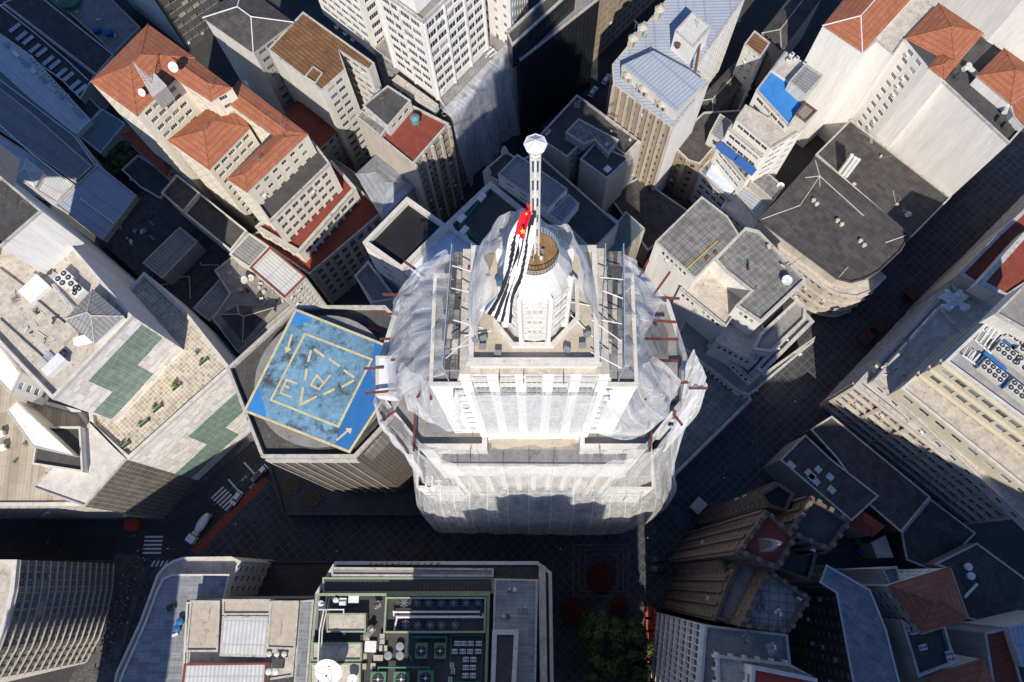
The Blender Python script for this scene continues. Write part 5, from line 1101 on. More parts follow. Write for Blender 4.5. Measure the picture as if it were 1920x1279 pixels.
# --- orange block
dish(331,132,60,1.3,'large white dish standing at the light court of the orange-roofed block',-100,40); dish(271,178,58,1.0,'white dish beside the lattice mast on the orange roof',-100,40)
c=P(284,160,59); r=empty('roof_hut',(c.x,c.y,56),'grey concrete hut on the orange roof carrying the lattice mast','hut'); b=MB(); q=[P(x,y,61) for x,y in((272,157),(290,139),(312,162),(287,182))]; b.prism([tuple(v.xy) for v in q],56,61,'greywall','concrete'); b.obj('body',r); b=MB(); b.prism([tuple(v) for v in inset(ccw([tuple(v.xy) for v in q]),-.15)],61,61.25,'coping',bot=True); b.obj('cap',r)
def lattice(x,y,z,h,w0,lab,m='whitemetal',seg=7):
    c=P(x,y,z); r=empty('lattice_mast',(c.x,c.y,z),lab,'mast'); L=[[(sx*w0*(1-.85*k/seg),sy*w0*(1-.85*k/seg),h*k/seg) for sx,sy in((-1,-1),(1,-1),(1,1),(-1,1))] for k in range(seg+1)]
    for i in range(4): b=MB(); b.bar(L[0][i],L[-1][i],.06,m,4); local(b.obj('leg'),r)
    b=MB()
    for k in range(seg):
        for i in range(4): b.bar(L[k][i],L[k+1][(i+1)%4],.035,m,4); b.bar(L[k+1][i],L[k+1][(i+1)%4],.035,m,4)
    local(b.obj('bracing'),r); b=MB(); b.bar((0,0,h),(0,0,h*1.15),.05,m,4); local(b.obj('spike'),r)
lattice(280,155,61.2,7,.7,'white lattice mast on the grey hut of the orange roof')
lattice(1434,1022,73.9,9,1.2,'pale lattice mast standing on the dark red roof of the gothic tower',m='steel',seg=9)
for x,y,h in((258,104,3.4),(393,249,3),(500,232,3.2),(537,248,3.6),(490,310,3),(468,167,3.0),(490,310,3.4),(395,170,2.5),(530,235,2.6)): aerial(x,y,59 if y<180 and x<420 else 52 if x>400 else 49,h,'television aerial rising from the orange tiled roofs','aerials on the orange roofs')
# --- red terrace block
c=P(781,234,41.2); r=empty('water_tower',(c.x,c.y,41.1),'round teal water tank on short legs on the red terrace','water tank'); 
for k in range(4): b=MB(); a0=k*1.57+.7; b.bar((1.1*math.cos(a0),1.1*math.sin(a0),0),(1.0*math.cos(a0),1.0*math.sin(a0),1.7),.09,'tealtank',5); local(b.obj('leg'),r)
b=MB(); b.cyl((0,0,1.6),1.15,1.9,'tealtank',18); local(b.obj('barrel'),r); b=MB(); b.cyl((0,0,3.5),1.25,.6,'tealtank',18,.2); local(b.obj('lid'),r)
for x,y in((720,200),(716,178),(752,190)): aerial(x,y,45.5,4,'aerial on the dark penthouse above the red terrace','aerials above the red terrace')
dish(686,138,41.5,1.6,'large mesh dish behind the rusty roof',-70,60,m='dirtywhite')
# skyscraper podium pipes
for k in range(4): pipe([(897+k*4,103+k*1),(917+k*3,88+k*2),(922+k*3,94+k*2),(906+k*4,110)],40,.16,'whitemetal' if k%2 else 'steel','bent silver duct in the cluster on the podium roof',grp='silver ducts on the podium roof',dz=.5)
for x,y in((632,53),(648,65),(662,76)): ac(x,y,44 if 0 else 36,1,.8,.8,.6,(1,1),'small white condenser on the ledge under the skyscraper','condensers on the ledge under the skyscraper')
# rusty roof skylight
frame([(572,145),(588,125),(606,138),(592,158)],48,.25,.5,'coping','skylight','square skylight upstand in the rust-brown roof')
for x,y in((185,60),(207,65)): tank(x,y,8.5,1.3,1.6,'bluetank','dark blue water barrel on the shaded yard roof','two blue barrels on the shaded yard roof')
tank(135,5,8.5,3.6,2,'greenunit','large green cooling tank at the top left edge')
# --- helipad extras
c=P(702,620,69); b=MB(); r=empty('foam_cannon',(c.x,c.y,68.8),'red fire foam cannon on the dark helipad block roof','fire equipment',None,-.3); b.bar((-1.2,0,.6),(1.0,0,.6),.28,'redpaint',10); local(b.obj('barrel'),r); b=MB(); b.cyl((.7,0,0),.35,.55,'redpaint',10); local(b.obj('base'),r)
# --- north bank block pipes
for k in range(3): pipe([(912+k*4,349+k*3),(858+k*5,412+k*2),(862+k*6,424+k),(905+k*4,462-k*3)],33.2,.22,'greenpipe','one of three parallel green pipes round the dark roof terrace',grp='green pipes round the dark terrace',dz=.5)
for x,y in((903,372),(866,412),(871,434)): boxthing(x,y,33.2,2.4,1.5,.9,.9,'whitemetal','pipe_cover','white louvred cover astride the green pipes','pipe cover','white covers on the green pipes')
for x,y in((915,324),(946,285)):
    c=P(x,y,33); r=empty('finial',(c.x,c.y,33),'carved stone finial on the %s corner of the ornate parapet'%('left' if x<930 else 'upper'),'finial'); b=MB(); b.cyl((0,0,0),1.1,1.6,'coping',10,.7); local(b.obj('base'),r); b=MB(); b.cyl((0,0,1.6),.75,1.3,'coping',10,.2); local(b.obj('urn'),r)
# --- far-left roofs: skylights, seams and gutters
def patch(x,y,z,w,d,rz,m,name,lab,cat,grp):
    c=P(x,y,z); b=MB(); b.box((c.x,c.y,z-.02),(w,d,.1),m,rz); thingmb(b,name,lab,cat,grp)
rg=ang(0,72,168,228,14)
for k in range(11): patch(28+k*12.5,52+k*11.5+(k%2)*4,12.05,4.2,1.5,rg+1.57,'corrwhite','skylight_sheet','pale skylight strip in the row on the dark sawtooth hall','skylight','skylight strips on the sawtooth hall')
for k in range(9): patch(12+k*17,85+k*16,14.05,2.2+k%3,1.2,rg,random.choice(['whitemetal','corrwhite','steel']),'roof_patch','pale patch sheet riveted on the long market hall roof','roof patch','patch sheets on the market hall')
for k in range(10): patch(20+k*14,240+k*11.5,14.1,1.3,1.0,rg,'fan','roof_window','small dark roof window in the row on the white-grey hall','roof window','roof windows on the white-grey hall')
for k in range(7): ac(62+k*11,115+k*11,13.8,1.2,.9,.8,rg,(1,1),'small condenser in the line beside the dark bay of the market hall','condensers on the market hall')
for l,z_ in (([(0,150),(60,195),(140,256),(180,312)],13.4),([(0,235),(60,288),(130,342)],15.2),([(0,10),(60,57),(125,112),(165,150)],12.4),([(215,420),(150,372)],15.2)):
    b=MB(); q=[P(x,y,z_) for x,y in l]
    for a_,c_ in zip(q,q[1:]): b.bar(a_,c_,.22,'whitemetal',5)
    thingmb(b,'gutter_line','long white gutter line between the shaded roofs, far left','gutter','white gutter lines on the far left roofs')
c=P(55,320,16.5); bld('glazed_pyramid','small pale glazed pyramid on the white-grey hall, far left','skylight',[dict(p=[(50,300),(80,322),(65,350),(33,328)],z=16,z0=13.7,w='offwhite',r='corrwhite',hip=1,pitch=.7,ridge='whitemetal')])
for k in range(16):
    x,y=random.uniform(215,330),random.uniform(400,470)
    if (y-400)<(x-215)*.9+25 and (y-400)>(x-215)*.9-45: patch(x,y,13.05,random.uniform(1,2.4),.5,rg,'corrgrey','roof_patch','loose pale tile patch on the dark roofs left of centre','roof patch','tile patches on the dark roofs')
for k in range(26):
    x,y=random.choice([(1560,330,),(1640,360),(1600,420),(1560,450),(1480,420),(1650,470)]); patch(x+random.uniform(-45,45),y+random.uniform(-30,30),21.0 if x<1600 and y>400 else 14.2,random.uniform(.8,1.8),.9,-.75,'slab' if k%2 else 'bitumen','roof_patch','odd-toned roof tile patch on the brown panelled roofs','roof patch','tile patches on the brown roofs') if 0 else None
# --- dark block and palace details
aerial(1132,300,32.6,5,'thin tall aerial on the dark square roof right of the mast'); dish(1137,272,35,.5,'tiny white dish on the patched grey roof')
boxthing(1139,318,32.6,1.6,1.6,.3,.8,'whitemetal','hatch','square pale hatch on the dark roof','hatch')
for i,(x,y) in enumerate([(1176,150),(1205,175),(1240,203),(1186,82),(1203,62),(1235,28)]):
    c=P(x,y,45); r=empty('dormer',(c.x,c.y,44.8),'carved stone dormer on the cornice of the pale blue roof','dormer','stone dormers on the blue roof cornice',ang(1150,157,1262,241,45) if i<3 else ang(1166,122,1265,-20,45)); b=MB(); b.box((0,0,0),(3.6,1.4,2.6),'beige'); local(b.obj('body'),r); b=MB(); b.cyl((0,0,2.6),1.5,.9,'beige',8,.5); local(b.obj('pediment'),r); b=MB(); b.box((-.8,-.72,.6),(.7,.1,1.4),'glass'); b.box((.8,-.72,.6),(.7,.1,1.4),'glass'); local(b.obj('window'),r)
for x,y,h in((1295,30,5),(1303,60,4),(1218,100,4),(1190,55,3)): aerial(x,y,50,h,'whip aerial on the pale blue roof','aerials on the pale blue roof')
for x,y in((1279,80),(1290,85),(1284,75),(1270,88)): tank(x,y,48.5,.7,1,('rust','dirtywhite')[x%2],'old tank beside the white lift house on the blue roof','old tanks beside the lift house')
# stone bench ducts
pipe([(1316,60),(1305,130)],50,.35,'rust','rusty duct down the white windowed wall',dz=-1)
# terraced block
for x,y in((1483,106),(1492,113),(1508,122),(1478,115)): ac(x,y,40.3,1.3,.9,.9,.7,(1,1),'small white condenser at the top corner of the terraced block','condensers on the terraced block')
for k,(p0,p1) in enumerate([((1352,265),(1384,290)),((1386,292),(1420,318))]):
    a_,c_=P(*p0,28),P(*p1,28); e=(c_-a_); n_=Vector((e.y,-e.x,0)).normalized(); n_=-n_ if n_.y>0 else n_; b=MB(); b.poly([a_,c_,c_+n_*2.2-Vector((0,0,.7)),a_+n_*2.2-Vector((0,0,.7))],'awningblue'); b.poly([a_-Vector((0,0,.08)),a_+n_*2.2-Vector((0,0,.78)),c_+n_*2.2-Vector((0,0,.78)),c_-Vector((0,0,.08))],'awningblue'); thingmb(b,'awning','%s of the two dark blue awnings over the plant terrace'%('left' if k==0 else 'right'),'awning')
b=MB(); q=[P(x,y,16.8) for x,y in((1322,330),(1335,308),(1384,345),(1368,368))]; b.prism([tuple(v.xy) for v in q],16.7,16.95,'tarp'); thingmb(b,'tarpaulin','pale blue-white sheet covering the lower terrace','tarpaulin')
for x,y in((1352,288),(1372,300),(1388,322),(1400,330),(1325,318),(1340,305)): shrub(x,y,24.7 if y>285 and x>1345 else 17,.7,'dark potted plant on the shaded terraces',('leafdark','leaf'),90,'potted plants on the shaded terraces')
dish(1461,353,17.5,1.1,'white dish beside the panelled brown roof',-110,60)
# corner building roof vents
for x,y in((1525,376),(1531,383),(1570,414),(1578,421),(1613,452),(1620,460)): 
    c=P(x,y,21); r=empty('vent_pot',(c.x,c.y,20.6),'short white vent pot on the panelled brown roof','vent','vent pots on the panelled brown roof'); b=MB(); b.cyl((0,0,0),.5,1.0,'dirtywhite',12); local(b.obj('pot'),r); b=MB(); b.cyl((0,0,1.0),.62,.25,'beige',12,.2); local(b.obj('cap'),r)
for l in([(1528,298),(1537,330),(1510,333)],[(1423,413),(1500,385),(1537,330)],[(1537,330),(1620,405)],[(1660,455),(1700,441)],[(1570,523),(1590,500)],[(1537,330),(1537,350)]):
    b=MB(); q=[P(x,y,20.7) for x,y in l]
    for a_,c_ in zip(q,q[1:]): b.bar(a_,c_,.16,'coping',5)
    thingmb(b,'ridge_flashing','stained pale ridge flashing on the panelled brown roof','flashing','flashings on the panelled brown roof')
for k in range(3):
    p=P(1575+k*6,322+k*6-k*k,14); b=MB(); b.bar((p.x,p.y,13.7),(p.x+.3,p.y+.5,22.5),.55,'whitemetal',12); thingmb(b,'flue','tall pale grey flue in the group of three on the dark hall','flue','three flues on the dark hall')
for i,(x,y) in enumerate([(1818,130),(1826,139),(1842,152),(1858,165),(1874,180),(1888,196)]):
    pass
pipe([(1803,134),(1812,128),(1885,200),(1880,215)],43,.7,'dirtywhite','fat white duct along the gutter of the cream complex',dz=.8)
for x,y in((1793,130),(1789,140),(1795,147),(1873,228),(1885,240)): boxthing(x,y,42.4,1.6,1.4,1.0,.8,'bitumen','vent_box','dark box in the gutter beside the fat white duct','vent box','dark boxes beside the fat white duct')
# concrete block details
dish(1472,530,35.6,1.3,'white dish on the second gridded roof right of the tower',-120,75)
for x,y in((1325,484),(1341,474)): boxthing(x,y,37.8,1.0,.7,.3,.8,'rust','hatch','small rust-brown hatch on the gridded slab roof','hatch','rust hatches on the gridded slab roof')
pipe([(1287,505),(1325,470),(1345,452)],37.8,.1,'flagyellow','thin yellow gas pipe across the gridded slab roof',dz=.2)
aerial(1420,560,36,2.5,'small aerial on the second gridded roof',n=6)
for x,y in((1455,650),(1471,634)):
    c=P(x,y,23.1); r=empty('patio_table',(c.x,c.y,23.1),'small pale patio table with chairs on the sunken terrace','table','patio tables on the sunken terrace',.7); b=MB(); b.box((0,0,.7),(1.6,1,.06),'white'); local(b.obj('top'),r)
    for sx in(-.6,.6):
        for sy in(-.35,.35): b=MB(); b.bar((sx,sy,0),(sx,sy,.7),.04,'white',4); local(b.obj('leg'),r)
    for k,(dx,dy) in enumerate(((0,.95),(0,-.95),(1.2,0),(-1.2,0))):
        v=Matrix.Rotation(.7,3,'Z')@Vector((dx,dy,0)); cc=empty('patio_chair',(c.x+v.x,c.y+v.y,23.1),'white patio chair pulled up to a table on the sunken terrace','chair','patio chairs on the sunken terrace',.7); b=MB(); b.box((0,0,.42),(.5,.5,.05),'white'); local(b.obj('seat'),cc)
        for sx in(-.2,.2):
            for sy in(-.2,.2): b=MB(); b.bar((sx,sy,0),(sx,sy,.42),.03,'white',4); local(b.obj('leg'),cc)
# right complex machinery
zr=48.8; rr=ang(1773,677,1920,795,50)
for k,(x,y,nf) in enumerate([(1889,618,(4,2)),(1905,640,(4,2)),(1882,667,(4,2)),(1855,700,(4,2)),(1915,690,(3,2)),(1905,738,(4,2)),(1925,665,(3,2))]):
    ac(x,y,zr+.6,5.6,2.8,1.7,rr,nf,'cream chiller with two rows of black fans on the high roof, right edge','cream chillers on the right edge roof','dirtywhite')
for x,y in((1860,683),(1893,648),(1885,722)): 
    c=P(x,y,zr); b=MB(); b.box((c.x,c.y,zr),(5.8,2.6,.5),'bluepaint' if 0 else 'heliblue',rr); thingmb(b,'plinth','dark blue plinth under the cream chillers','plinth','blue plinths under the chillers')
for k in range(8):
    x0,y0=1862-k*1.5+ (k%4)*6,588+k*0+ (k%4)*6; q0=(1868+k%4*6,592+k%4*5); 
    pipe([(1858+k%4*7,592+k%4*6),(1836-(k//4)*12+k%4*7,618+(k//4)*22+k%4*6),(1843-(k//4)*12+k%4*7,625+(k//4)*22+k%4*6),(1868+k%4*7,600+k%4*6)],zr,.17,'whitemetal','white looped coolant pipe on the high roof at the right edge',grp='white pipe loops on the right edge roof',dz=.9+.2*(k//4))
for k in range(4): pipe([(1812+k*7,652+k*5),(1802+k*7,668+k*5),(1812+k*7,676+k*5),(1826+k*8,660+k*5)],zr,.17,'whitemetal','white looped coolant pipe nearest the yellow parapet',grp='white pipe loops nearest the yellow parapet',dz=.8)
def crumple(x,y,z,w,m,lab,seed):
    rr=random.Random(seed); c=P(x,y,z); b=MB(); n=14; rows=[]
    for i in range(n):
        rows.append([(c.x+(i/n-.5)*w*(1+.3*math.sin(j*.9))+rr.uniform(-.15,.15),c.y+(j/n-.5)*w*.8*(1+.3*math.sin(i*.7))+rr.uniform(-.15,.15),z+.05+rr.random()**2*.9) for j in range(n)])
    b.grid(rows,m); thingmb(b,'plastic_sheet',lab,'plastic sheet')
crumple(1790,562,28.6,6.5,'whitemetal','crumpled white plastic sheet lying on the terrace of the right complex',1)
crumple(1668,692,28.9,3.6,'dirtywhite','small heap of grey sheeting at the corner of the right complex',2)
# tower terrace units, dishes and clutter
for x,y in((892,640),(905,652),(907,637),(934,664),(1063,658),(1092,650),(1101,630),(1097,503),(1102,528)):
    c=T(x,y,82.7); r=empty('floodlight_box',(c.x,c.y,137.25),'small grey floodlight box on the tower terrace round the drum','floodlight','floodlight boxes on the tower terrace',random.uniform(-.6,.6)); b=MB(); b.box((0,0,.25),(.75,.5,.6),'steel'); local(b.obj('housing'),r); b=MB(); b.bar((-.2,0,0),(-.2,0,.3),.05,'fan',4); b.bar((.2,0,0),(.2,0,.3),.05,'fan',4); local(b.obj('bracket'),r)
for x,y in((806,902),(806,909),(822,909),(834,909)):
    c=T(x,y,161); 
for x,y in((806,905),(823,908)): ac(x,y,59,1.6,2.4 if x<810 else 1.4,.9,0,(1,2) if x<810 else (2,1),'white twin-fan condenser on the lower left shoulder terrace, %s one'%('left' if x<810 else 'right'))
boxthing(768,755,96.8,1.0,.8,.8,.2,'steel','tool_box','steel box on the dark left shoulder terrace','box')
for k in range(16):
    x,y=random.uniform(1238,1262),random.uniform(740,800); c=T(x,y,123.2); b=MB(); b.box((c.x,c.y,c.z),(random.uniform(.3,1.2),random.uniform(.2,.6),random.uniform(.1,.4)),random.choice(['fan','steel','whitemetal','heliblue']),random.uniform(0,3)); thingmb(b,'scrap','loose scrap lying on the right shoulder terrace of the tower','scrap','loose scrap on the right shoulder terrace')
# side turrets of the tower
for x0,x1,y0,y1,lab in((705,741,668,742,'white boxy turret on the left outer edge of the netted tower'),(1278,1308,686,745,'open white boxy turret on the right outer edge of the netted tower')):
    bld('turret',lab,'turret',[dict(p=[(x0,y0),(x1,y0),(x1,y1),(x0,y1)],z=101 if x0<1000 else 99,z0=60,w='white',r='concrete' if x0>1000 else 'white',ph=.9 if x0>1000 else .1,pt=.4,pm='copinglight')])
# gothic / lower right clutter
for x,y in((1500,915),(1520,925),(1580,975)): pass
for x,y,l in((1700,1178,'upper left'),(1710,1184,'lower left'),(1728,1213,'middle'),(1778,1225,'upper right'),(1780,1235,'lower right')): ac(x,y,38,1.6,1.1,.8,.2,(2,1),'white twin condenser, %s one on the dark villa block roof'%l)
for x,y in((1812,1063),(1817,1080)): tank(x,y,16.6,.9,1.1,'whitemetal','round silver tank on the dark lower right roof','silver tanks on the dark lower right roof')
pipe([(1805,1120),(1828,1095)],16.6,.35,'whitemetal','slanting silver duct on the dark lower right roof',dz=1)
for x,y,w_ in((1520,889,2.8),(1527,899,3.2),(1535,880,1.6),(1557,894,1.8),(1560,918,2),(1484,872,2.2)):
    c=P(x,y,17); b=MB(); b.box((c.x,c.y,16.72),(w_,1.6,.06),'corrwhite',-.8); thingmb(b,'skylight_sheet','pale skylight sheet set in the patched dark roof','skylight','skylight sheets in the patched roof')
for x,y in((1607,1015),(1612,1033),(1624,1036)): tank(x,y,.2,1.0,1.3,'bluetank','blue barrel in the black yard behind the gothic turrets','blue barrels in the black yard')
# cluttered roof dishes
for x,y,r0,l in((462,528,1.1,'upper'),(474,524,1.0,'second'),(432,580,.8,'lower left'),(440,453,1.1,'top'),(535,606,.6,'right hand'),(455,638,.5,'lowest')): dish(x,y,21,r0,'%s dish on the cluttered roofs left of the helipad'%l,-120,60,m='dirtywhite')
for k in range(22):
    x,y=random.uniform(430,535),random.uniform(520,570); 
    if abs((y-515)-(x-430)*.6)<22: boxthing(x,y,19.4,random.uniform(.5,1.6),random.uniform(.4,1.2),random.uniform(.3,1),random.uniform(0,3),random.choice(['dirtywhite','steel','beige','bitumen']),'roof_box','odd small box among the clutter of the roof left of the helipad','box','small boxes on the cluttered roof')
for k in range(6): aerial(440+k*17,520+k*9,20,random.uniform(2,4),'aerial among the cluttered roofs left of the helipad','aerials among the cluttered roofs')
for l in([(375,492),(378,497),(410,497)],[(316,530),(320,522),(355,518),(357,560)],[(283,520),(300,535),(317,532)]):
    b=MB(); q=[P(x,y,13) for x,y in l]
    for a_,c_ in zip(q,q[1:]): b.bar(a_,c_,.2,'coping',5)
    thingmb(b,'ridge_flashing','pale ridge flashing on the dark roofs left of the helipad','flashing','flashings on the dark roofs left of the helipad')
# nets and tents on the shaded netted block
def wallnet(pts_top,z0,z1,out,lab,m='netblue'):
    a_,c_=[P(x,y,z1) for x,y in pts_top]; e=(c_-a_).normalized(); n_=Vector((e.y,-e.x,0)); n_=-n_ if n_.dot(a_)>0 else n_; L=(c_-a_).length; b=MB(); rows=[]
    for i in range(25):
        t=i/24; row=[]
        for j in range(41):
            s=j/40; o_=out+.8*math.sin(s*14+2*t)*t+.5*math.sin(s*37)*t+2.2*t*t; row.append(a_+e*(L*(s*1.04-.02))+n_*o_+Vector((0,0,-(z1-z0)*t+ (1.2*math.sin(s*11) if i==24 else 0)+.4)))
        rows.append(row)
    rows=[[p-n_*(out+2.5)+Vector((0,0,.3)) for p in rows[0]]]+rows
    b.grid(rows,m); me=b.mesh('netting'); uv=me.uv_layers['UVMap'].data
    for p in me.polygons:
        for li in p.loop_indices: v=me.loops[li].vertex_index; uv[li].uv=((v%41)/40*L,(v//41)/25*(z1-z0))
    tag(b.obj('netting',None,True,me),lab,'netting')
wallnet([(845,217),(958,97)],6,40.4,1.0,'blue-grey shaded netting hanging down the wide block under the white skyscraper')
# ================================================================== TREES
def tree(x,y,h,rad,lab,n=5200,zc=0,mats=('leaf','leaf','leafdark')):
    c=P(x,y,h*.8); c=Vector((c.x,c.y,0)); r=empty('tree',(c.x,c.y,0),lab,'tree'); b=MB(); b.cyl((c.x,c.y,0),.45,h*.45,'bark',9,.3)
    cl=[]
    for k in range(9):
        a0=k*2.4+random.random(); e=Vector((math.cos(a0)*rad*random.uniform(.3,.7),math.sin(a0)*rad*random.uniform(.3,.7),h*random.uniform(.62,.9))); b.bar((c.x,c.y,h*.42),c+e,.16,'bark',5)
    b.obj('trunk',r); b=MB()
    for k in range(46):
        a0=random.uniform(0,6.28); q=random.random()**.5; rr=rad*q*(.82+.25*math.sin(a0*3+1)); cl.append((c+Vector((rr*math.cos(a0),rr*math.sin(a0),h*(.55+.4*math.sqrt(max(0,1-q*q*.9))+random.uniform(-.05,.05)))),rad*random.uniform(.14,.27),random.choice(mats)))
    for k in range(n):
        o_,r0,m=random.choice(cl); d=Vector((random.gauss(0,1),random.gauss(0,1),random.gauss(0,.8))).normalized(); p=o_+d*r0*random.uniform(.6,1.05); s=.34
        t1=d.orthogonal().normalized()*s; t2=d.cross(t1).normalized()*s; a0=random.uniform(0,6.28); u=t1*math.cos(a0)+t2*math.sin(a0); v=(t2*math.cos(a0)-t1*math.sin(a0))*.7; w_=d*random.uniform(-.15,.15)
        b.poly([p-u,p-v+w_,p+u,p+v-w_],m)
    b.obj('crown',r)
tree(1145,1210,17,9.2,'large dark green tree over the square at the bottom edge',26000)
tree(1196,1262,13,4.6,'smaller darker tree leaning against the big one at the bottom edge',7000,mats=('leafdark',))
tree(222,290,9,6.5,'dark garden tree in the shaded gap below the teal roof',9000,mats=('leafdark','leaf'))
# ================================================================== STREET LIFE
for x,y,r0,l in((1127,1083,3.9,'large dark red octagonal parasol canopy in the middle of the square'),(1078,1146,3.6,'dark red canopy left of the big tree'),(1160,1134,2.6,'dark red canopy half hidden by the big tree')):
    c=P(x,y,3.2); r=empty('canopy',(c.x,c.y,0),l,'parasol'); b=MB(); b.cyl((0,0,2.9),r0,.9,'canopyred',8,.2,ph=.39); local(b.obj('fabric'),r); b=MB(); b.bar((0,0,0),(0,0,3.7),.07,'steel',6); local(b.obj('pole'),r)
for x,y in((1216,1147),(1218,1172),(1218,1196),(1219,1222),(1221,1250)):
    c=P(x,y,3); r=empty('market_stall',(c.x,c.y,0),'red roofed stall in the row beside the white finned block','stall','red stalls beside the white finned block'); b=MB(); b.prism([(-.9,-1.3),(.9,-1.3),(.9,1.3),(-.9,1.3)],2.5,2.7,'redpaint',bot=True); local(b.obj('roof'),r); b=MB(); b.box((0,0,0),(1.2,2.0,.9),'beige'); local(b.obj('counter'),r)
    for sx in(-.8,.8):
        for sy in(-1.2,1.2): b=MB(); b.bar((sx,sy,0),(sx,sy,2.5),.04,'steel',4); local(b.obj('post'),r)
b=MB(); q=gp([(1222,1140),(1228,1140),(1233,1279),(1224,1279)]); b.prism(q,0,2.2,'redpaint'); thingmb(b,'hoarding','long red hoarding at the foot of the white finned block','hoarding')
def car(x,y,qx,qy,col,lab,L=4.3,grp=None):
    c=P(x,y,.13); r=empty('parked_car',(c.x,c.y,.13),lab,'car',grp,ang(x,y,qx,qy,0)); b=MB(); W_=.88; prof=[(-L/2,.35,.75),(-L/2+.12,.25,.95),(-L*.30,.25,1.0),(-L*.12,.25,1.02),(L*.18,.25,.98),(L*.30,.25,.92),(L/2-.1,.25,.75),(L/2,.4,.6)]
    def ring(x0,zl,zh,wt): return [(x0,-W_*wt,zl),(x0,-W_,zl+.25),(x0,-W_*.96,zh-.08),(x0,-W_*.75,zh),(x0,W_*.75,zh),(x0,W_*.96,zh-.08),(x0,W_,zl+.25),(x0,W_*wt,zl)]
    rs=[ring(x0,zl,zh,.9) for x0,zl,zh in prof]
    for a_,c_ in zip(rs,rs[1:]):
        for k in range(8): b.poly([a_[k],a_[(k+1)%8],c_[(k+1)%8],c_[k]],col)
    b.poly(rs[0][::-1],col); b.poly(rs[-1],col); local(b.obj('body',None,True),r)
    b=MB(); lo=[(-L*.42,-.78),(L*.27,-.78),(L*.27,.78),(-L*.42,.78)]; hi=[(-L*.33,-.6),(L*.10,-.6),(L*.10,.6),(-L*.33,.6)]
    for k in range(4): j=(k+1)%4; b.poly([(*lo[k],.95),(*lo[j],.95),(*hi[j],1.45),(*hi[k],1.45)],'glass')
    local(b.obj('windows'),r); b=MB(); b.prism(hi,1.44,1.5,col); local(b.obj('roof'),r)
    for sx in(-L*.31,L*.31):
        for sy in(-.82,.82): b=MB(); b.bar((sx,sy-.1,.32),(sx,sy+.1,.32),.32,'tyre',12); local(b.obj('wheel'),r)
    for sy in(-.6,.6): b=MB(); b.box((L/2-.06,sy,.55),(.12,.3,.12),'whitemetal'); local(b.obj('headlight'),r)
    return r
car(1137,151,1150,133,'carwhite','white car at the front of the shaded side street'); car(1112,174,1125,156,'carwhite','second white car behind it in the shaded side street')
car(445,934,434,950,'carwhite','white car waiting on the zebra crossing'); car(484,893,470,905,'carblack','dark car at the stop line above the crossing'); car(492,884,480,896,'carwhite','pale car tucked under the podium edge near the stop line',4.0)
car(1237,1048,1200,1050,'carblack','upper black car parked on the square beside the gothic tower'); car(1234,1067,1198,1064,'carblack','lower black car parked on the square beside the gothic tower')
# cement mixer
c=P(379,990,.13); r=empty('mixer_truck',(c.x,c.y,.13),'white cement mixer truck driving down the street beside the red bike lane','truck',None,ang(393,972,365,1012,0))
b=MB(); b.box((-.3,0,.6),(8.2,1.5,.35),'steel'); local(b.obj('chassis'),r)
b=MB(); b.prism([(2.5,-1.15),(4.6,-1.15),(4.6,1.15),(2.5,1.15)],.5,2.7,'carwhite',bot=True); b.prism([(2.6,-.8),(3.6,-.8),(3.6,.8),(2.6,.8)],2.7,2.95,'carwhite'); o=b.obj('cab'); local(o,r); q=MB(); q.box((4.62,0,1.6),(.06,2.0,.8),'glass'); o2=q.obj('windscreen'); local(o2,o)
b=MB(); pr=[(-4.4,.45,2.6),(-3.6,.9,2.35),(-2.2,1.25,2.1),(-.4,1.25,1.9),(.9,.9,1.8),(1.5,.5,1.75)]; prev=None
for x0,r0,z0 in pr:
    ring=[(x0,r0*math.cos(k*.4488),z0+r0*math.sin(k*.4488)) for k in range(14)]
    if prev:
        for k in range(14): b.poly([prev[k],prev[(k+1)%14],ring[(k+1)%14],ring[k]],'carwhite')
    else: b.poly(ring,'fan')
    prev=ring
b.poly(prev[::-1],'carwhite'); local(b.obj('drum',None,True),r)
b=MB(); b.box((1.9,0,.95),(.7,1.7,1.2),'whitemetal'); local(b.obj('water_tank'),r)
for sx in(-3.2,-2.0,3.4):
    for sy in(-1,1): b=MB(); b.bar((sx,sy-.15,.5),(sx,sy+.15,.5),.5,'tyre',14); local(b.obj('wheel'),r)
# people: one continuous skinned figure, copied
def person_mesh():
    J=[((0,0,.92),.13),((0,0,1.15),.135),((0,0,1.38),.15),((0,0,1.52),.06),((0,0,1.62),.10),((0,.0,1.72),.09),
       ((.19,0,1.42),.065),((.24,.02,1.14),.05),((.23,.12,.9),.04),((-.19,0,1.42),.065),((-.24,.02,1.14),.05),((-.23,-.06,.9),.04),
       ((.09,.0,.85),.095),((.10,.14,.48),.065),((.10,.10,.06),.045),((-.09,0,.85),.095),((-.10,-.06,.48),.065),((-.10,-.2,.08),.045),((.10,.22,.03),.04),((-.10,-.08,.03),.04)]
    Ed=[(0,1),(1,2),(2,3),(3,4),(4,5),(2,6),(6,7),(7,8),(2,9),(9,10),(10,11),(0,12),(12,13),(13,14),(0,15),(15,16),(16,17),(14,18),(17,19)]
    me=bpy.data.meshes.new('person'); me.from_pydata([j[0] for j in J],Ed,[]); o=bpy.data.objects.new('person',me); COL.objects.link(o); m=o.modifiers.new('s','SKIN'); o.modifiers.new('u','SUBSURF').levels=1
    for i,j in enumerate(J): me.skin_vertices[0].data[i].radius=(j[1],j[1]*(.75 if i<3 else 1))
    me.skin_vertices[0].data[0].use_root=True
    dg=bpy.context.evaluated_depsgraph_get(); out=bpy.data.meshes.new_from_object(o.evaluated_get(dg)); bpy.data.objects.remove(o); return out
base=person_mesh(); PM={}
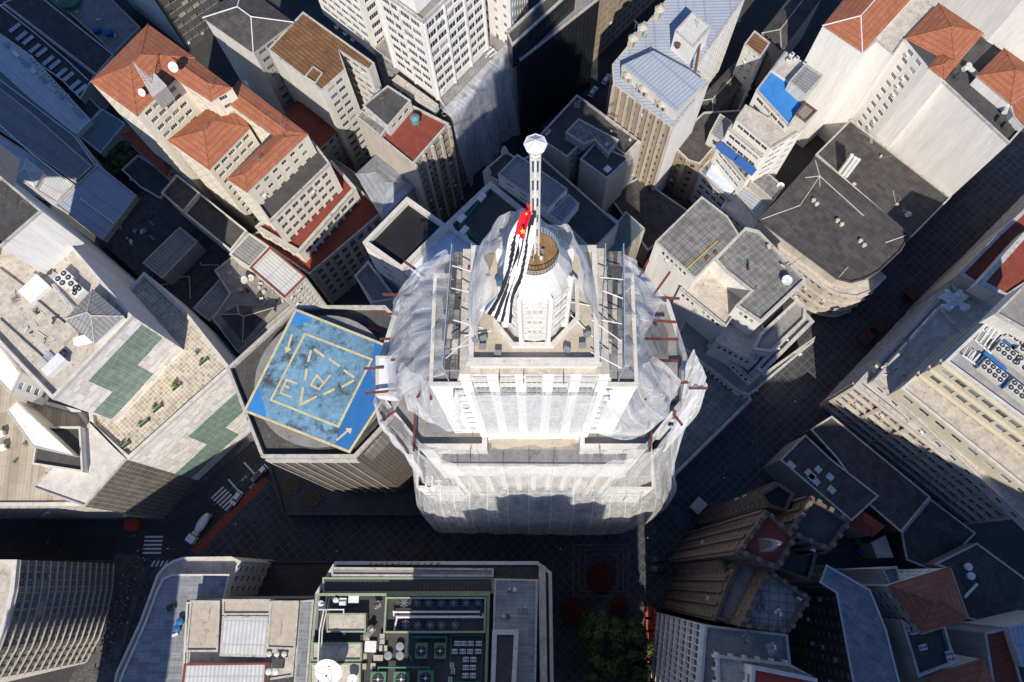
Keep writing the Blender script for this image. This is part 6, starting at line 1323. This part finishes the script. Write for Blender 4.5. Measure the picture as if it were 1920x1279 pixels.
for cn in('red','white','blue','black','yellow','green'):
    me=base.copy(); me.materials.clear()
    for m_ in('shirt_'+cn,'jeans','skin','fan'): me.materials.append(M[m_])
    for p in me.polygons:
        z=p.center.z; p.material_index=3 if z>1.68 or (z>1.6 and p.center.y<-.02) else 2 if z>1.5 or (abs(p.center.x)>.17 and z<1.15 and z>.8) else 0 if z>.93 else 1
    PM[cn]=me
def person(p,cn,lab,grp,rz=None):
    o=bpy.data.objects.new('person',PM[cn]); COL.objects.link(o); o.location=p; o.rotation_euler.z=random.uniform(0,6.28) if rz is None else rz; return tag(o,lab,'person',grp)
cc=['white','black','red','blue','black','white','green','yellow']
k=0
while k<110:
    t=random.random(); x=262-68*t+random.gauss(0,13); y=1048+205*t+random.gauss(0,8)
    if x<225 and y<1060: continue
    cn=random.choice(cc); person(P(x,y,.19),cn,'person in %s top in the crowd on the pavement beside the curved block'%cn,'%s-topped people in the pavement crowd'%cn); k+=1
for x,y in((405,947),(437,988),(290,1010),(262,1033),(240,1033),(130,1020),(118,1035),(95,1018),(30,1030),(60,1020),(255,1005),(330,1012)):
    cn=random.choice(cc); person(P(x,y,.13),cn,'person in %s top crossing the wide street'%cn,'%s-topped people crossing the street'%cn)
for x,y in((1070,1077),(1058,1089),(1046,1210),(1218,1079),(1221,1083),(1218,1200),(1185,1010),(1227,998),(1240,1005),(1290,960),(1095,1025),(1160,1110),(530,975),(560,1000),(610,985),(700,1010),(820,1030),(900,1025),(480,980),(455,1015),(1410,830),(1460,790),(1500,720),(1560,650),(1600,600),(1640,560),(1380,860),(1700,500)):
    cn=random.choice(cc); person(P(x,y,.07),cn,'person in %s top walking on the paved square or diagonal street'%cn,'%s-topped people on the paving'%cn)
def worker(p,lab):
    o=bpy.data.objects.new('person',PM['red']); COL.objects.link(o); o.location=p; tag(o,lab,'person'); q=MB(); q.cyl((0,0,1.66),.19,.05,'redpaint',12); q.cyl((0,0,1.7),.15,.14,'redpaint',12,.06); h=q.obj('helmet'); h.parent=o
worker(T(881,514,85.8)+Vector((0,0,0)),'worker in red helmet on the left scaffold deck'); worker(T(1281,735,121.8),'worker in red helmet in the open right turret')
for x,y,m_,l in((245,984,'orangepaint','orange'),(1310,948,'beige','pale'),(1330,985,'bitumen','dark brown'),(1712,548,'kioskbrown','uppermost brown'),(1652,610,'kioskbrown','middle brown'),(1625,632,'kioskbrown','lowest brown')):
    c=P(x,y,2.6); r=empty('kiosk',(c.x,c.y,0),'%s kiosk on the shaded paving'%l,'kiosk',None,.8 if x>1000 else 0); b=MB(); b.box((0,0,0),(3.4,2.6,2.4),m_); local(b.obj('booth'),r); b=MB(); b.box((0,0,2.4),(3.9,3.1,.18),m_); local(b.obj('roof'),r); b=MB(); b.box((0,-1.32,.9),(2,.06,1.1),'glass'); local(b.obj('hatch'),r)
# more roof clutter on the sunlit and shaded roofs
CL=[('panelled_block',[(30,560),(60,520),(110,600),(50,620),(90,640),(120,660),(150,610),(200,600),(100,510),(75,590)],63.9,'on the broad sunlit roof of the panelled block'),
 ('b',[(1320,420),(1340,400),(1290,440),(1440,470),(1470,500),(1400,500)],36.2,'on the gridded slab roofs'),
 ('c',[(760,20),(870,180),(900,150),(830,210),(930,110),(860,200)],39.6,'on the podium roof under the white skyscraper'),
 ('d',[(1030,250),(1090,190),(1150,240),(1185,265)],31.4,'on the dark patched roofs north of the mast'),
 ('e',[(945,330),(1000,360),(970,310),(870,450),(900,480),(940,440)],33.2,'on the dark bank roof terrace'),
 ('f',[(1640,690),(1700,640),(1750,600),(1700,700),(1790,540)],28.9,'on the long terrace of the right complex'),
 ('g',[(960,1110),(980,1140),(950,1160),(700,1140),(640,1190),(700,1180)],39.2,'on the plant roof'),
 ('h',[(1500,1120),(1460,1150),(1430,1140),(1400,1200),(1450,1210)],70,'on the slab roof of the gothic tower'),
 ('i',[(240,380),(280,400),(260,430),(330,450),(240,450),(310,480)],13,'on the dark roofs left of centre'),
 ('j',[(1650,300),(1600,350),(1680,380),(1700,400),(1640,260)],13.6,'on the dark hall under the white wall'),
 ('k',[(60,20),(110,60),(150,100),(190,40),(220,70),(150,30)],9,'on the shaded roofs, top left')]
_r=random.Random(11)
for _,pts,z_,where in CL:
    for x,y in pts:
        for _k in range(3):
            q=P(x+_r.uniform(-9,9),y+_r.uniform(-7,7),z_); t_=_r.random(); zz=z_-.15; b=MB()
            if t_<.35: b.box((q.x,q.y,zz),(_r.uniform(.4,1.5),_r.uniform(.3,1.0),_r.uniform(.25,.8)),_r.choice(['dirtywhite','steel','beige','bitumen','lightconc']),_r.uniform(0,3)); thingmb(b,'roof_box','odd small weathered box '+where,'box','small boxes '+where)
            elif t_<.6: b.cyl((q.x,q.y,zz),_r.uniform(.12,.3),_r.uniform(.4,1.1),_r.choice(['dirtywhite','steel','rust']),8); thingmb(b,'vent_stack','short weathered vent stack '+where,'vent','vent stacks '+where)
            elif t_<.8: a_=_r.uniform(0,3.1); L_=_r.uniform(1.5,5); b.bar((q.x,q.y,zz+.2),(q.x+L_*math.cos(a_),q.y+L_*math.sin(a_),zz+.2),.07,_r.choice(['dirtywhite','steel','bitumen']),5); thingmb(b,'pipe','loose thin pipe run '+where,'pipe','thin pipes '+where)
            else: b.box((q.x,q.y,zz+.1),(_r.uniform(1,2.6),_r.uniform(.8,2),.06),_r.choice(['lightconc','slab','bitumen','corrgrey']),_r.uniform(0,3)); thingmb(b,'roof_patch','odd-toned repair sheet '+where,'roof patch','repair sheets '+where)
# lamp posts
for x,y in((1050,1030),(1210,1010),(640,1035),(330,1030),(455,985),(1350,900),(1480,760)):
    c=P(x,y,.07); r=empty('street_lamp',(c.x,c.y,.07),'thin dark street lamp on the shaded paving','street lamp','street lamps on the shaded paving'); b=MB(); b.bar((0,0,0),(0,0,5),.07,'steel',6); local(b.obj('post'),r); b=MB(); b.cyl((0,0,5),.22,.4,'whitemetal',10,.14); local(b.obj('lamp'),r)
